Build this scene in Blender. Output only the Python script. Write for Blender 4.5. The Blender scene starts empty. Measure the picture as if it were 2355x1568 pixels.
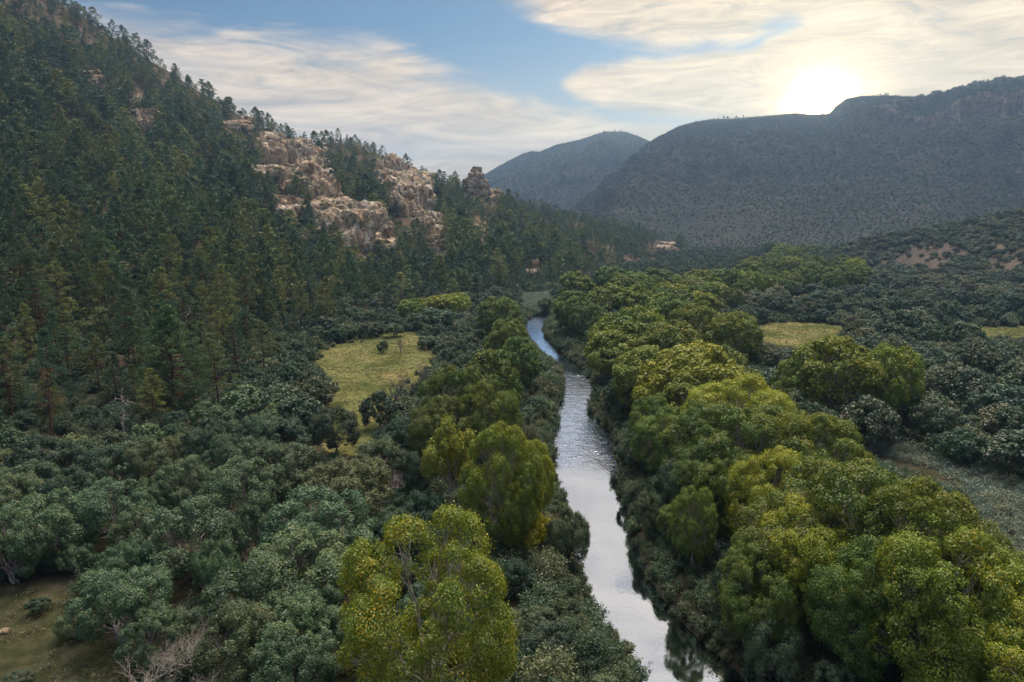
import bpy, math
import numpy as np
from mathutils import Vector

SEED = 11
rng = np.random.default_rng(SEED)
scene = bpy.context.scene
COL = scene.collection

# ------------------------------------------------------------------ camera
PITCH = math.radians(10.26)
CAMZ = 40.0
F = 1569.3            # focal length in the units of a 2354 x 1568 picture
CU, CV = 1177.0, 784.0
cam_d = bpy.data.cameras.new('camera')
cam = bpy.data.objects.new('camera', cam_d)
COL.objects.link(cam)
cam.location = (0, 0, CAMZ)
cam.rotation_euler = (math.pi / 2 - PITCH, 0, 0)
cam_d.lens = 24.0
cam_d.sensor_width = 36.0
cam_d.clip_start = 0.5
cam_d.clip_end = 30000
scene.camera = cam
CP, SP = math.cos(PITCH), math.sin(PITCH)


def ray(U, V):
    a = (np.asarray(U, float) - CU) / F
    b = (CV - np.asarray(V, float)) / F
    return a, CP + b * SP, -SP + b * CP


def azel(U, V):
    x, y, z = ray(U, V)
    return np.degrees(np.arctan2(x, y)), z / np.hypot(x, y)


def proj(x, y, z):
    z = z - CAMZ
    dep = y * CP - z * SP
    up = y * SP + z * CP
    dep = np.where(dep < 1, 1, dep)
    return CU + F * x / dep, CV - F * up / dep, dep


def G(U, V, z=0.0):
    x, y, dz = ray(U, V)
    k = (z - CAMZ) / dz
    return x * k, y * k


# ------------------------------------------------------------------ noise
def _h(ix, iy, iz, s):
    n = (ix.astype(np.int64) * 374761393 + iy.astype(np.int64) * 668265263 + iz.astype(np.int64) * 2147483647 + s * 144665) & 0xffffffff
    n = ((n ^ (n >> 13)) * 1274126177) & 0xffffffff
    n = ((n ^ (n >> 16)) * 2246822519) & 0xffffffff
    return ((n ^ (n >> 15)) & 0xffffff) / float(0xffffff)


def vn3(x, y, z, s=0):
    x, y, z = np.broadcast_arrays(np.asarray(x, float), np.asarray(y, float), np.asarray(z, float))
    ix, iy, iz = np.floor(x), np.floor(y), np.floor(z)
    fx, fy, fz = x - ix, y - iy, z - iz
    fx, fy, fz = [t * t * (3 - 2 * t) for t in (fx, fy, fz)]
    r = 0
    for a in (0, 1):
        for b in (0, 1):
            for c in (0, 1):
                w = (fx if a else 1 - fx) * (fy if b else 1 - fy) * (fz if c else 1 - fz)
                r = r + w * _h(ix + a, iy + b, iz + c, s)
    return r


def vn(x, y, s=0):
    x, y = np.broadcast_arrays(np.asarray(x, float), np.asarray(y, float))
    ix, iy = np.floor(x), np.floor(y)
    fx, fy = x - ix, y - iy
    fx, fy = fx * fx * (3 - 2 * fx), fy * fy * (3 - 2 * fy)
    o = np.zeros_like(ix)
    return (_h(ix, iy, o, s) * (1 - fx) * (1 - fy) + _h(ix + 1, iy, o, s) * fx * (1 - fy)
            + _h(ix, iy + 1, o, s) * (1 - fx) * fy + _h(ix + 1, iy + 1, o, s) * fx * fy)


def fbm(x, y, s=0, o=4):
    r, a, t = 0, 1.0, 0
    for i in range(o):
        r = r + a * vn(x * 2 ** i + 17.3 * i, y * 2 ** i - 9.1 * i, s + i)
        t += a
        a *= 0.5
    return r / t


def ridged(x, y, s=0, o=4):
    r, a, t = 0, 1.0, 0
    for i in range(o):
        r = r + a * (1 - np.abs(2 * vn(x * 2 ** i + 17.3 * i, y * 2 ** i - 9.1 * i, s + i) - 1))
        t += a
        a *= 0.5
    return r / t


def sstep(a, b, x):
    t = np.clip((x - a) / (b - a), 0, 1)
    return t * t * (3 - 2 * t)


def inpoly(U, V, poly):
    U = np.asarray(U, float); V = np.asarray(V, float)
    ins = np.zeros(np.broadcast(U, V).shape, bool)
    n = len(poly)
    for i in range(n):
        x1, y1 = poly[i]; x2, y2 = poly[(i + 1) % n]
        c = ((y1 > V) != (y2 > V)) & (U < (x2 - x1) * (V - y1) / ((y2 - y1) + 1e-9) + x1)
        ins ^= c
    return ins


# ------------------------------------------------------------------ river course
RV = [  # V, U of left bank, U of right bank
    (1900, 1690, 2080), (1700, 1570, 1830), (1568, 1485, 1709), (1512, 1438, 1640), (1438, 1385, 1560), (1345, 1345, 1492), (1245, 1322, 1452),
    (1155, 1303, 1430), (1105, 1278, 1420), (1045, 1277, 1410), (1020, 1278, 1407), (996, 1282, 1402), (966, 1286, 1367), (942, 1288, 1352),
    (912, 1303, 1362), (882, 1306, 1352), (862, 1306, 1336), (850, 1300, 1335), (838, 1280, 1322), (826, 1264, 1304), (812, 1249, 1286), (795, 1236, 1268),
    (780, 1222, 1252), (768, 1215, 1242), (752, 1210, 1246), (739, 1210, 1256), (729, 1222, 1270), (722, 1244, 1300), (716, 1275, 1345),
    (709, 1330, 1400), (701, 1400, 1470), (690, 1480, 1540), (675, 1560, 1610), (655, 1640, 1680), (630, 1700, 1735), (600, 1740, 1765)]
rl = np.array([G(u, v) for v, u, w in RV]); rr = np.array([G(w, v) for v, u, w in RV])
_fx = np.array([[60, -60], [40, 10]])
rc = (rl + rr) / 2
rw = np.linalg.norm(rr - rl, axis=1) / 2
# where the river runs away sideways the across-width is less than the pixel width
tang = np.gradient(rc, axis=0); tang /= np.linalg.norm(tang, axis=1)[:, None]
rw = np.maximum(rw * np.abs(tang[:, 1]) ** 0.8, 3.0)
# extend behind the camera
rc = np.vstack([[(70, -180)], [(44, -40)], rc]); rw = np.concatenate([[7, 6.5], rw])


def resample(c, w, step):
    s = np.concatenate([[0], np.cumsum(np.linalg.norm(np.diff(c, axis=0), axis=1))])
    t = np.arange(0, s[-1], step)
    out = np.stack([np.interp(t, s, c[:, 0]), np.interp(t, s, c[:, 1])], 1)
    return out, np.interp(t, s, w)


RC, RW = resample(rc, rw, 2.0)
for _ in range(2):
    RC[1:-1] = (RC[:-2] + 2 * RC[1:-1] + RC[2:]) / 4
    RW[1:-1] = (RW[:-2] + 2 * RW[1:-1] + RW[2:]) / 4


def river_dist(x, y):
    """signed distance past the bank (negative in the water); side -1 left, +1 right of the stream"""
    x = np.asarray(x, float); y = np.asarray(y, float)
    shp = x.shape
    x = x.ravel(); y = y.ravel()
    d = np.full(x.shape, 1e9); sd = np.ones(x.shape)
    for k in range(0, len(x), 20000):
        dx = x[k:k + 20000, None] - RC[None, :, 0]; dy = y[k:k + 20000, None] - RC[None, :, 1]
        q = np.hypot(dx, dy) - RW[None]
        i = q.argmin(1)
        d[k:k + 20000] = q[np.arange(len(i)), i]
        t = np.gradient(RC, axis=0)
        sd[k:k + 20000] = np.sign(-(t[i, 0] * dy[np.arange(len(i)), i] - t[i, 1] * dx[np.arange(len(i)), i]))
    return d.reshape(shp), sd.reshape(shp)


# ------------------------------------------------------------------ terrain
def table(pts):
    a = []
    for p in pts:
        az, te = azel(p[0], p[1])
        a.append((float(az), float(te)) + tuple(p[2:]))
    a.sort()
    return np.array(a)


L_ridge = [(-900, -480, 520), (-500, -300, 560), (-100, -130, 590), (150, 12, 600), (300, 108, 610), (450, 203, 620), (560, 268, 620), (640, 306, 620), (720, 334, 610),
           (765, 326, 640), (830, 334, 650), (900, 369, 650), (960, 398, 640), (1010, 418, 620), (1060, 432, 600), (1140, 452, 620), (1200, 474, 680),
           (1280, 498, 760), (1350, 512, 830), (1450, 530, 930), (1530, 550, 1040), (1600, 572, 1150), (1680, 590, 1200)]
L_foot = [(-700, 1250), (-300, 1120), (0, 1010), (200, 1000), (400, 990), (520, 930), (620, 850), (700, 790), (800, 755), (900, 722), (1000, 705), (1080, 692), (1180, 680), (1270, 668), (1350, 640), (1480, 603), (1600, 585), (1680, 583)]
TR = table(L_ridge)
ft = []
for u, v in L_foot:
    gx, gy = G(u, v, 2.0)
    ft.append((math.degrees(math.atan2(gx, gy)), math.hypot(gx, gy)))
ft.sort(); FT = np.array(ft)


def left_hill(x, y):
    az = np.degrees(np.arctan2(x, y)); d = np.hypot(x, y)
    te = np.interp(az, TR[:, 0], TR[:, 1]); dr = np.interp(az, TR[:, 0], TR[:, 2])
    df = np.interp(az, FT[:, 0], FT[:, 1])
    zr = CAMZ + dr * te
    s = (d - df) / (dr - df)
    sc = np.clip(s, 0, 1)
    z = 2 + (zr - 2) * (sc ** 1.35)
    n = (fbm(x / 85, y / 85, 5, 4) - 0.5) * 34 + (ridged(x / 46, y / 46, 9, 3) - 0.55) * 14
    z = z + n * np.clip(sc * 4, 0, 1) * np.clip((1 - sc) * 4, 0.0, 1)
    z = np.where(s < 0, 2 + s * 60, z)
    z = np.where(s > 1, zr - (d - dr) * 0.42 - 0.0, z)
    # fade out to the right end
    z = z - 60 * sstep(13.5, 17.5, az) * 0.5
    return z


R_ridge = [(1900, 583, 560), (1960, 562, 600), (2020, 546, 640), (2100, 532, 640), (2200, 517, 620), (2354, 490, 600), (2600, 440, 600), (3000, 380, 620)]
R_foot = [(1900, 596), (1960, 606), (2050, 622), (2150, 645), (2250, 665), (2354, 690), (2600, 760), (3000, 860)]
RR = table(R_ridge)
_r = sorted([(math.degrees(math.atan2(*G(u, v, 2.0))), float(np.hypot(*G(u, v, 2.0)))) for u, v in R_foot]); RF = np.array(_r)


def right_hill(x, y):
    az = np.degrees(np.arctan2(x, y)); d = np.hypot(x, y)
    te = np.interp(az, RR[:, 0], RR[:, 1]); dr = np.interp(az, RR[:, 0], RR[:, 2])
    df = np.minimum(np.interp(az, RF[:, 0], RF[:, 1]), dr - 60)
    zr = CAMZ + dr * te
    s = (d - df) / (dr - df); sc = np.clip(s, 0, 1)
    z = 2 + (zr - 2) * sc ** 1.15
    n = (fbm(x / 60, y / 60, 25, 4) - 0.5) * 14
    z = z + n * np.clip(sc * 4, 0, 1) * np.clip((1 - sc) * 3, 0.15, 1)
    z = np.where(s < 0, 2 + s * 60, z)
    z = np.where(s > 1, zr - (d - dr) * 0.3, z)
    return z - 25 * sstep(24.5, 22.8, az)


M2_ridge = [(1260, 545, 1500), (1320, 498, 1500), (1380, 443, 1550), (1440, 380, 1650), (1480, 334, 1750), (1505, 318, 1800), (1560, 290, 1850), (1600, 279, 1880), (1640, 273, 1900), (1680, 272, 1900), (1760, 266, 1900),
            (1830, 259, 1900), (1870, 262, 1900), (1905, 260, 1900), (1922, 243, 1900), (1945, 226, 1900), (1980, 220, 1900), (2040, 219, 1900), (2130, 222, 1900), (2180, 218, 1900),
            (2220, 207, 1900), (2260, 193, 1900), (2310, 185, 1900), (2354, 180, 1900), (2500, 165, 1900), (2750, 150, 1900), (3100, 200, 1900)]
M1_ridge = [(700, 470, 2500), (900, 460, 2500), (1040, 440, 2500), (1112, 402, 2500), (1150, 380, 2500), (1200, 354, 2500), (1222, 347, 2500), (1240, 349, 2500), (1280, 332, 2500), (1330, 322, 2500), (1390, 302, 2500),
            (1440, 303, 2500), (1470, 314, 2500), (1495, 325, 2500), (1540, 340, 2500), (1700, 380, 2500)]


def mountain(x, y, T, foot, amp, seed, p=1.25):
    az = np.degrees(np.arctan2(x, y)); d = np.hypot(x, y)
    te = np.interp(az, T[:, 0], T[:, 1]); dr = np.interp(az, T[:, 0], T[:, 2])
    zr = CAMZ + dr * te
    s = (d - foot) / (dr - foot); sc = np.clip(s, 0, 1)
    z = 2 + (zr - 2) * sc ** p
    n = (ridged(x / 330, y / 330, seed, 4) - 0.6) * amp + (ridged(x / 90, y / 90, seed + 4, 3) - 0.6) * amp * 0.32
    z = z + n * np.clip(sc * 3, 0, 1) * np.clip((1 - sc) * 3.5, 0.0, 1)
    z = np.where(s < 0, 2 + s * 200, z)
    z = np.where(s > 1, zr - (d - dr) * 0.35, z)
    return z


TM2, TM1 = table(M2_ridge), table(M1_ridge)


def cliffband(x, y):
    """a columnar scarp high on the right-hand mountain: 0..1 plus step height"""
    az = np.degrees(np.arctan2(x, y)); d = np.hypot(x, y)
    m = sstep(24.5, 29, az)
    edge = 1500 + 40 * fbm(az / 1.2, az * 0, 41, 3) + 24 * (ridged(az / 0.35, az * 0, 44, 2)) - 26 * (az - 27) * 0.3
    return m, edge, d


def mount2(x, y):
    z = mountain(x, y, TM2, 820, 130, 60)
    m, e, d = cliffband(x, y)
    lift = 34 * sstep(e, e + 14, d) * (1 - sstep(e + 30, 1880, d))
    return z + m * lift


def mount1(x, y):
    return mountain(x, y, TM1, 1250, 150, 80)


def valley(x, y):
    d, sd = river_dist(x, y)
    z = 1.8 + (fbm(x / 30, y / 30, 2, 3) - 0.5) * 1.2 + 0.4 * (fbm(x / 6, y / 6, 3, 2) - 0.5)
    bank = -1.2 + np.clip(d + 1.5, 0, 30) * 0.62
    return np.minimum(z, bank)


def terrain(x, y):
    x = np.asarray(x, float); y = np.asarray(y, float)
    z = valley(x, y)
    z = np.maximum(z, left_hill(x, y))
    az = np.degrees(np.arctan2(x, y))
    return np.where(az > 22.8, np.maximum(z, right_hill(x, y)), z)


# ------------------------------------------------------------------ mesh helpers
def new_mesh(name, V, Fq, mats, midx=None, smooth=False, attrs=None):
    """V (n,3); Fq: list of (m,k) int arrays"""
    me = bpy.data.meshes.new(name)
    V = np.asarray(V, np.float32)
    me.vertices.add(len(V)); me.vertices.foreach_set('co', V.ravel())
    if not isinstance(Fq, (list, tuple)):
        Fq = [Fq]
    Fq = [f for f in Fq if len(f)]
    lens = np.concatenate([np.full(len(f), f.shape[1], np.int32) for f in Fq])
    loops = np.concatenate([f.ravel() for f in Fq]).astype(np.int32)
    me.loops.add(len(loops)); me.loops.foreach_set('vertex_index', loops)
    me.polygons.add(len(lens))
    st = np.concatenate([[0], np.cumsum(lens)[:-1]]).astype(np.int32)
    me.polygons.foreach_set('loop_start', st)
    me.polygons.foreach_set('loop_total', lens)
    for m in (mats if isinstance(mats, (list, tuple)) else [mats]):
        me.materials.append(m)
    if midx is not None:
        me.polygons.foreach_set('material_index', np.asarray(midx, np.int32))
    me.update(calc_edges=True)
    me.polygons.foreach_set('use_smooth', np.full(len(lens), bool(smooth)))
    if attrs:
        for k, a in attrs.items():
            at = me.attributes.new(k, 'FLOAT_COLOR', 'POINT')
            at.data.foreach_set('color', np.asarray(a, np.float32).ravel())
    me.validate()
    return me


def obj(name, me, parent=None, **props):
    o = bpy.data.objects.new(name, me)
    COL.objects.link(o)
    if parent is not None:
        o.parent = parent
    for k, v in props.items():
        o[k] = v
    return o


def gridfaces(n, m):
    i = np.arange(n - 1)[:, None] * m + np.arange(m - 1)[None]
    i = i.ravel()
    return np.stack([i, i + m, i + m + 1, i + 1], 1)


# ------------------------------------------------------------------ materials
def mat(name):
    m = bpy.data.materials.new(name); m.use_nodes = True
    nt = m.node_tree; nt.nodes.clear()
    out = nt.nodes.new('ShaderNodeOutputMaterial')
    return m, nt, out


def N(nt, t, **kw):
    n = nt.nodes.new(t)
    for k, v in kw.items():
        if k.startswith('i_'):
            n.inputs[k[2:].replace('_', ' ')].default_value = v
        else:
            setattr(n, k, v)
    return n


def ramp(nt, stops, fac=None, interp='LINEAR'):
    r = nt.nodes.new('ShaderNodeValToRGB')
    r.color_ramp.interpolation = interp
    el = r.color_ramp.elements
    while len(el) > 1:
        el.remove(el[-1])
    el[0].position = stops[0][0]; el[0].color = (*stops[0][1], 1)
    for p, c in stops[1:]:
        e = el.new(p); e.color = (*c, 1)
    if fac is not None:
        nt.links.new(fac, r.inputs[0])
    return r


def mixc(nt, fac, a, b, mode='MIX'):
    m = nt.nodes.new('ShaderNodeMix'); m.data_type = 'RGBA'; m.blend_type = mode
    for s, v in ((m.inputs[0], fac), (m.inputs[6], a), (m.inputs[7], b)):
        if isinstance(v, bpy.types.NodeSocket):
            nt.links.new(v, s)
        elif isinstance(v, (int, float)):
            s.default_value = v
        else:
            s.default_value = (*v, 1)
    return m.outputs[2]


def math_(nt, op, a, b=None, c=None, clamp=False):
    m = nt.nodes.new('ShaderNodeMath'); m.operation = op; m.use_clamp = clamp
    for i, v in enumerate((a, b, c)):
        if v is None:
            continue
        if isinstance(v, bpy.types.NodeSocket):
            nt.links.new(v, m.inputs[i])
        else:
            m.inputs[i].default_value = v
    return m.outputs[0]


def foliage_mat(name, cols, accent=None, accent_amt=0.0, trans=0.35, nscale=0.35, var=0.5, gloss=0.04):
    """cols: three base colours; whole plants differ, and clumps within a plant differ"""
    m, nt, out = mat(name)
    oi = N(nt, 'ShaderNodeObjectInfo')
    tc = N(nt, 'ShaderNodeTexCoord')
    geo = N(nt, 'ShaderNodeNewGeometry')
    noi = N(nt, 'ShaderNodeTexNoise'); noi.inputs['Scale'].default_value = nscale; noi.inputs['Detail'].default_value = 3
    nt.links.new(tc.outputs['Object'], noi.inputs['Vector'])
    base = ramp(nt, [(0.0, cols[0]), (0.5, cols[1]), (1.0, cols[2])])
    f = math_(nt, 'MULTIPLY_ADD', noi.outputs['Fac'], 1.6, -0.8)
    f = math_(nt, 'MULTIPLY', f, var)
    f2 = math_(nt, 'ADD', f, oi.outputs['Random'])
    isl = math_(nt, 'MULTIPLY_ADD', geo.outputs['Random Per Island'], 0.5, -0.25)
    f2 = math_(nt, 'ADD', f2, isl, clamp=True)
    nt.links.new(f2, base.inputs[0])
    col = base.outputs[0]
    if accent:
        n2 = N(nt, 'ShaderNodeTexNoise'); n2.inputs['Scale'].default_value = nscale * 1.7; n2.inputs['Detail'].default_value = 2
        mp = N(nt, 'ShaderNodeVectorMath'); mp.operation = 'ADD'; mp.inputs[1].default_value = (31, 7, 13)
        nt.links.new(tc.outputs['Object'], mp.inputs[0]); nt.links.new(mp.outputs[0], n2.inputs['Vector'])
        a = math_(nt, 'SUBTRACT', n2.outputs['Fac'], 0.48)
        a = math_(nt, 'MULTIPLY', a, 5.0, clamp=True)
        a = math_(nt, 'MULTIPLY', a, math_(nt, 'GREATER_THAN', geo.outputs['Random Per Island'], 1 - accent_amt))
        col = mixc(nt, a, col, accent)
    r2 = N(nt, 'ShaderNodeTexWhiteNoise'); r2.noise_dimensions = '1D'; nt.links.new(math_(nt, 'MULTIPLY', oi.outputs['Random'], 97.0), r2.inputs['W'])
    val = math_(nt, 'MULTIPLY_ADD', r2.outputs['Value'], 0.55, 0.68)
    hs = N(nt, 'ShaderNodeHueSaturation'); nt.links.new(col, hs.inputs['Color']); hs.inputs['Saturation'].default_value = 1.12; nt.links.new(math_(nt, 'MULTIPLY', val, 1.14), hs.inputs['Value'])
    col = hs.outputs[0]
    d = N(nt, 'ShaderNodeBsdfDiffuse'); t = N(nt, 'ShaderNodeBsdfTranslucent')
    nt.links.new(col, d.inputs[0]); nt.links.new(col, t.inputs[0])
    mx = N(nt, 'ShaderNodeMixShader'); mx.inputs[0].default_value = trans
    nt.links.new(d.outputs[0], mx.inputs[1]); nt.links.new(t.outputs[0], mx.inputs[2])
    g = N(nt, 'ShaderNodeBsdfGlossy'); g.inputs['Roughness'].default_value = 0.45
    m2 = N(nt, 'ShaderNodeMixShader'); m2.inputs[0].default_value = gloss
    nt.links.new(mx.outputs[0], m2.inputs[1]); nt.links.new(g.outputs[0], m2.inputs[2])
    nt.links.new(m2.outputs[0], out.inputs[0])
    return m


def bark_mat(name, a, b, scale=3.0):
    m, nt, out = mat(name)
    tc = N(nt, 'ShaderNodeTexCoord')
    mp = N(nt, 'ShaderNodeMapping'); mp.inputs['Scale'].default_value = (1, 1, 0.25)
    nt.links.new(tc.outputs['Object'], mp.inputs[0])
    n = N(nt, 'ShaderNodeTexNoise'); n.inputs['Scale'].default_value = scale; n.inputs['Detail'].default_value = 4
    nt.links.new(mp.outputs[0], n.inputs['Vector'])
    r = ramp(nt, [(0.3, a), (0.7, b)], n.outputs['Fac'])
    d = N(nt, 'ShaderNodeBsdfDiffuse'); nt.links.new(r.outputs[0], d.inputs[0])
    bp = N(nt, 'ShaderNodeBump'); bp.inputs['Strength'].default_value = 0.6; bp.inputs['Distance'].default_value = 0.1
    nt.links.new(n.outputs['Fac'], bp.inputs['Height']); nt.links.new(bp.outputs[0], d.inputs['Normal'])
    nt.links.new(d.outputs[0], out.inputs[0])
    return m


M = {}
M['cotton'] = foliage_mat('cottonwood_leaves', [(0.072, 0.125, 0.026), (0.125, 0.172, 0.030), (0.200, 0.225, 0.036)], (0.30, 0.25, 0.035), 0.28, 0.32, 0.22, 0.8)
M['cottongreen'] = foliage_mat('green_cottonwood_leaves', [(0.060, 0.110, 0.028), (0.090, 0.140, 0.030), (0.135, 0.165, 0.034)], (0.28, 0.22, 0.03), 0.10, 0.32, 0.25, 0.8)
M['cottonhero'] = foliage_mat('yellowing_cottonwood_leaves', [(0.070, 0.130, 0.026), (0.115, 0.170, 0.030), (0.190, 0.210, 0.034)], (0.36, 0.27, 0.03), 0.28, 0.34, 0.22, 0.8)
M['gold'] = foliage_mat('golden_leaves', [(0.20, 0.23, 0.03), (0.30, 0.27, 0.025), (0.42, 0.30, 0.02)], (0.55, 0.35, 0.02), 0.35, 0.42, 0.25, 0.8)
M['juniper'] = foliage_mat('juniper_foliage', [(0.044, 0.090, 0.048), (0.066, 0.114, 0.056), (0.125, 0.145, 0.058)], (0.17, 0.14, 0.045), 0.10, 0.22, 0.5, 0.35)
M['oak'] = foliage_mat('oak_foliage', [(0.035, 0.072, 0.045), (0.055, 0.090, 0.050), (0.085, 0.105, 0.052)], (0.15, 0.11, 0.04), 0.08, 0.25, 0.4, 0.6)
M['scrub'] = foliage_mat('scrub_foliage', [(0.038, 0.072, 0.050), (0.065, 0.098, 0.062), (0.115, 0.125, 0.070)], (0.16, 0.10, 0.05), 0.10, 0.22, 0.5, 0.5)
M['willow'] = foliage_mat('willow_foliage', [(0.060, 0.105, 0.060), (0.090, 0.130, 0.070), (0.140, 0.155, 0.080)], (0.17, 0.14, 0.08), 0.10, 0.30, 0.6, 0.7)
M['pine'] = foliage_mat('pine_needles', [(0.028, 0.070, 0.038), (0.055, 0.098, 0.038), (0.140, 0.155, 0.045)], (0.15, 0.11, 0.03), 0.06, 0.22, 0.22, 0.5)
M['fir'] = foliage_mat('dark_needles', [(0.030, 0.070, 0.048), (0.045, 0.085, 0.048), (0.080, 0.100, 0.040)], None, 0, 0.18, 0.3, 0.5)
M['sage'] = foliage_mat('sagebrush', [(0.10, 0.15, 0.12), (0.15, 0.20, 0.155), (0.20, 0.22, 0.15)], (0.25, 0.12, 0.03), 0.12, 0.2, 0.5, 0.6)
M['grassleaf'] = foliage_mat('grass_blades', [(0.09, 0.11, 0.045), (0.14, 0.15, 0.065), (0.21, 0.185, 0.085)], None, 0, 0.35, 0.4, 0.6)
M['palebark'] = bark_mat('pale_bark', (0.20, 0.18, 0.15), (0.42, 0.39, 0.34))
M['redbark'] = bark_mat('red_bark', (0.065, 0.040, 0.030), (0.14, 0.085, 0.06))
M['darkbark'] = bark_mat('dark_bark', (0.06, 0.05, 0.045), (0.13, 0.11, 0.10))
M['greywood'] = bark_mat('grey_dead_wood', (0.22, 0.19, 0.19), (0.40, 0.35, 0.35))
M['brownwood'] = bark_mat('brown_dead_wood', (0.10, 0.08, 0.08), (0.19, 0.15, 0.15))


def ground_mat():
    m, nt, out = mat('ground_soil')
    tc = N(nt, 'ShaderNodeTexCoord'); P = tc.outputs['Object']
    at = N(nt, 'ShaderNodeAttribute'); at.attribute_name = 'cover'
    sep = N(nt, 'ShaderNodeSeparateColor'); nt.links.new(at.outputs['Color'], sep.inputs[0])

    def noi(s, d=4):
        n = N(nt, 'ShaderNodeTexNoise'); n.inputs['Scale'].default_value = s; n.inputs['Detail'].default_value = d
        nt.links.new(P, n.inputs['Vector']); return n.outputs['Fac']
    n1, n2, n3 = noi(0.06), noi(0.7), noi(4.0, 2)
    litter = ramp(nt, [(0.25, (0.025, 0.026, 0.017)), (0.5, (0.045, 0.042, 0.027)), (0.75, (0.075, 0.062, 0.042))], n2)
    grass = ramp(nt, [(0.3, (0.085, 0.105, 0.05)), (0.5, (0.145, 0.150, 0.075)), (0.7, (0.22, 0.19, 0.105))], n1)
    gr2 = ramp(nt, [(0.3, (0.7, 0.75, 0.6)), (0.7, (1.15, 1.1, 1.0))], n2)
    g = mixc(nt, 1.0, grass.outputs[0], gr2.outputs[0], 'MULTIPLY')
    gr3 = ramp(nt, [(0.3, (0.75, 0.75, 0.7)), (0.7, (1.2, 1.2, 1.15))], n3)
    g = mixc(nt, 1.0, g, gr3.outputs[0], 'MULTIPLY')
    dirt = ramp(nt, [(0.35, (0.030, 0.036, 0.016)), (0.55, (0.046, 0.050, 0.025)), (0.75, (0.075, 0.068, 0.045))], n2)
    mud = ramp(nt, [(0.3, (0.022, 0.021, 0.018)), (0.7, (0.055, 0.050, 0.042))], n2)
    n4 = noi(0.22, 5)
    pt = ramp(nt, [(0.42, (1, 1, 1)), (0.60, (0.62, 0.66, 0.55))], n4)
    g = mixc(nt, 1.0, g, pt.outputs[0], 'MULTIPLY')
    n5 = noi(14.0, 3)
    e1 = math_(nt, 'ADD', sep.outputs[0], math_(nt, 'MULTIPLY_ADD', n2, 0.5, -0.25))
    e1 = math_(nt, 'MULTIPLY_ADD', e1, 3.0, -1.0, clamp=True)
    c = mixc(nt, e1, litter.outputs[0], g)
    c = mixc(nt, sep.outputs[1], c, dirt.outputs[0])
    c = mixc(nt, sep.outputs[2], c, mud.outputs[0])
    sp5 = ramp(nt, [(0.3, (0.55, 0.6, 0.5)), (0.55, (1, 1, 1)), (0.75, (1.5, 1.4, 1.2))], n5)
    c = mixc(nt, 1.0, c, sp5.outputs[0], 'MULTIPLY')
    d = N(nt, 'ShaderNodeBsdfDiffuse'); nt.links.new(c, d.inputs[0])
    bp = N(nt, 'ShaderNodeBump'); bp.inputs['Strength'].default_value = 0.8; bp.inputs['Distance'].default_value = 0.35
    hh = math_(nt, 'ADD', n2, math_(nt, 'MULTIPLY', n3, 0.35))
    nt.links.new(hh, bp.inputs['Height']); nt.links.new(bp.outputs[0], d.inputs['Normal'])
    nt.links.new(d.outputs[0], out.inputs[0])
    return m


def hill_mat(name, soil, veg, s1, s2, bump, thr=(0.42, 0.58), rock=None):
    m, nt, out = mat(name)
    tc = N(nt, 'ShaderNodeTexCoord'); P = tc.outputs['Object']

    def noi(s, d=4, dist=0.0):
        n = N(nt, 'ShaderNodeTexNoise'); n.inputs['Scale'].default_value = s; n.inputs['Detail'].default_value = d
        n.inputs['Distortion'].default_value = dist
        nt.links.new(P, n.inputs['Vector']); return n.outputs['Fac']
    a = noi(s1, 5); b = noi(s2, 4, 0.0); c_ = noi(s2 * 0.12, 3)
    sc = ramp(nt, [(0.3, soil[0]), (0.6, soil[1])], a)
    vc = ramp(nt, [(0.3, veg[0]), (0.65, veg[1])], c_)
    f = math_(nt, 'ADD', math_(nt, 'MULTIPLY', b, 0.75), math_(nt, 'MULTIPLY', c_, 0.25))
    fr = ramp(nt, [(thr[0], (1, 1, 1)), (thr[1], (0, 0, 0))], f)
    col = mixc(nt, fr.outputs[0], sc.outputs[0], vc.outputs[0])
    if rock:
        at = N(nt, 'ShaderNodeAttribute'); at.attribute_name = 'cover'
        sep = N(nt, 'ShaderNodeSeparateColor'); nt.links.new(at.outputs['Color'], sep.inputs[0])
        rk = ramp(nt, [(0.35, rock[0]), (0.65, rock[1])], noi(s2 * 0.5, 4))
        col = mixc(nt, math_(nt, 'MULTIPLY', sep.outputs[0], math_(nt, 'MULTIPLY_ADD', b, 1.2, 0.0, clamp=True)), col, rk.outputs[0])
    d = N(nt, 'ShaderNodeBsdfDiffuse'); nt.links.new(col, d.inputs[0])
    bp = N(nt, 'ShaderNodeBump'); bp.inputs['Strength'].default_value = 1.0; bp.inputs['Distance'].default_value = bump
    inv = math_(nt, 'SUBTRACT', 1.0, f)
    nt.links.new(inv, bp.inputs['Height']); nt.links.new(bp.outputs[0], d.inputs['Normal'])
    nt.links.new(d.outputs[0], out.inputs[0])
    return m


M['ground'] = ground_mat()
M['hillside'] = hill_mat('pine_slope_soil', [(0.055, 0.044, 0.034), (0.12, 0.085, 0.065)], [(0.03, 0.042, 0.025), (0.05, 0.065, 0.035)], 0.12, 0.5, 0.8, (0.40, 0.54))
M['righthill'] = hill_mat('scrub_hill_soil', [(0.075, 0.062, 0.050), (0.14, 0.11, 0.088)], [(0.04, 0.05, 0.035), (0.065, 0.075, 0.045)], 0.06, 0.4, 0.8, (0.42, 0.56), [(0.055, 0.050, 0.042), (0.11, 0.088, 0.075)])
M['mountain'] = hill_mat('mountain_scrub', [(0.036, 0.040, 0.040), (0.062, 0.060, 0.056)], [(0.030, 0.040, 0.034), (0.048, 0.058, 0.045)], 0.012, 0.16, 3.0, (0.42, 0.60), [(0.07, 0.055, 0.05), (0.20, 0.155, 0.135)])


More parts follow.
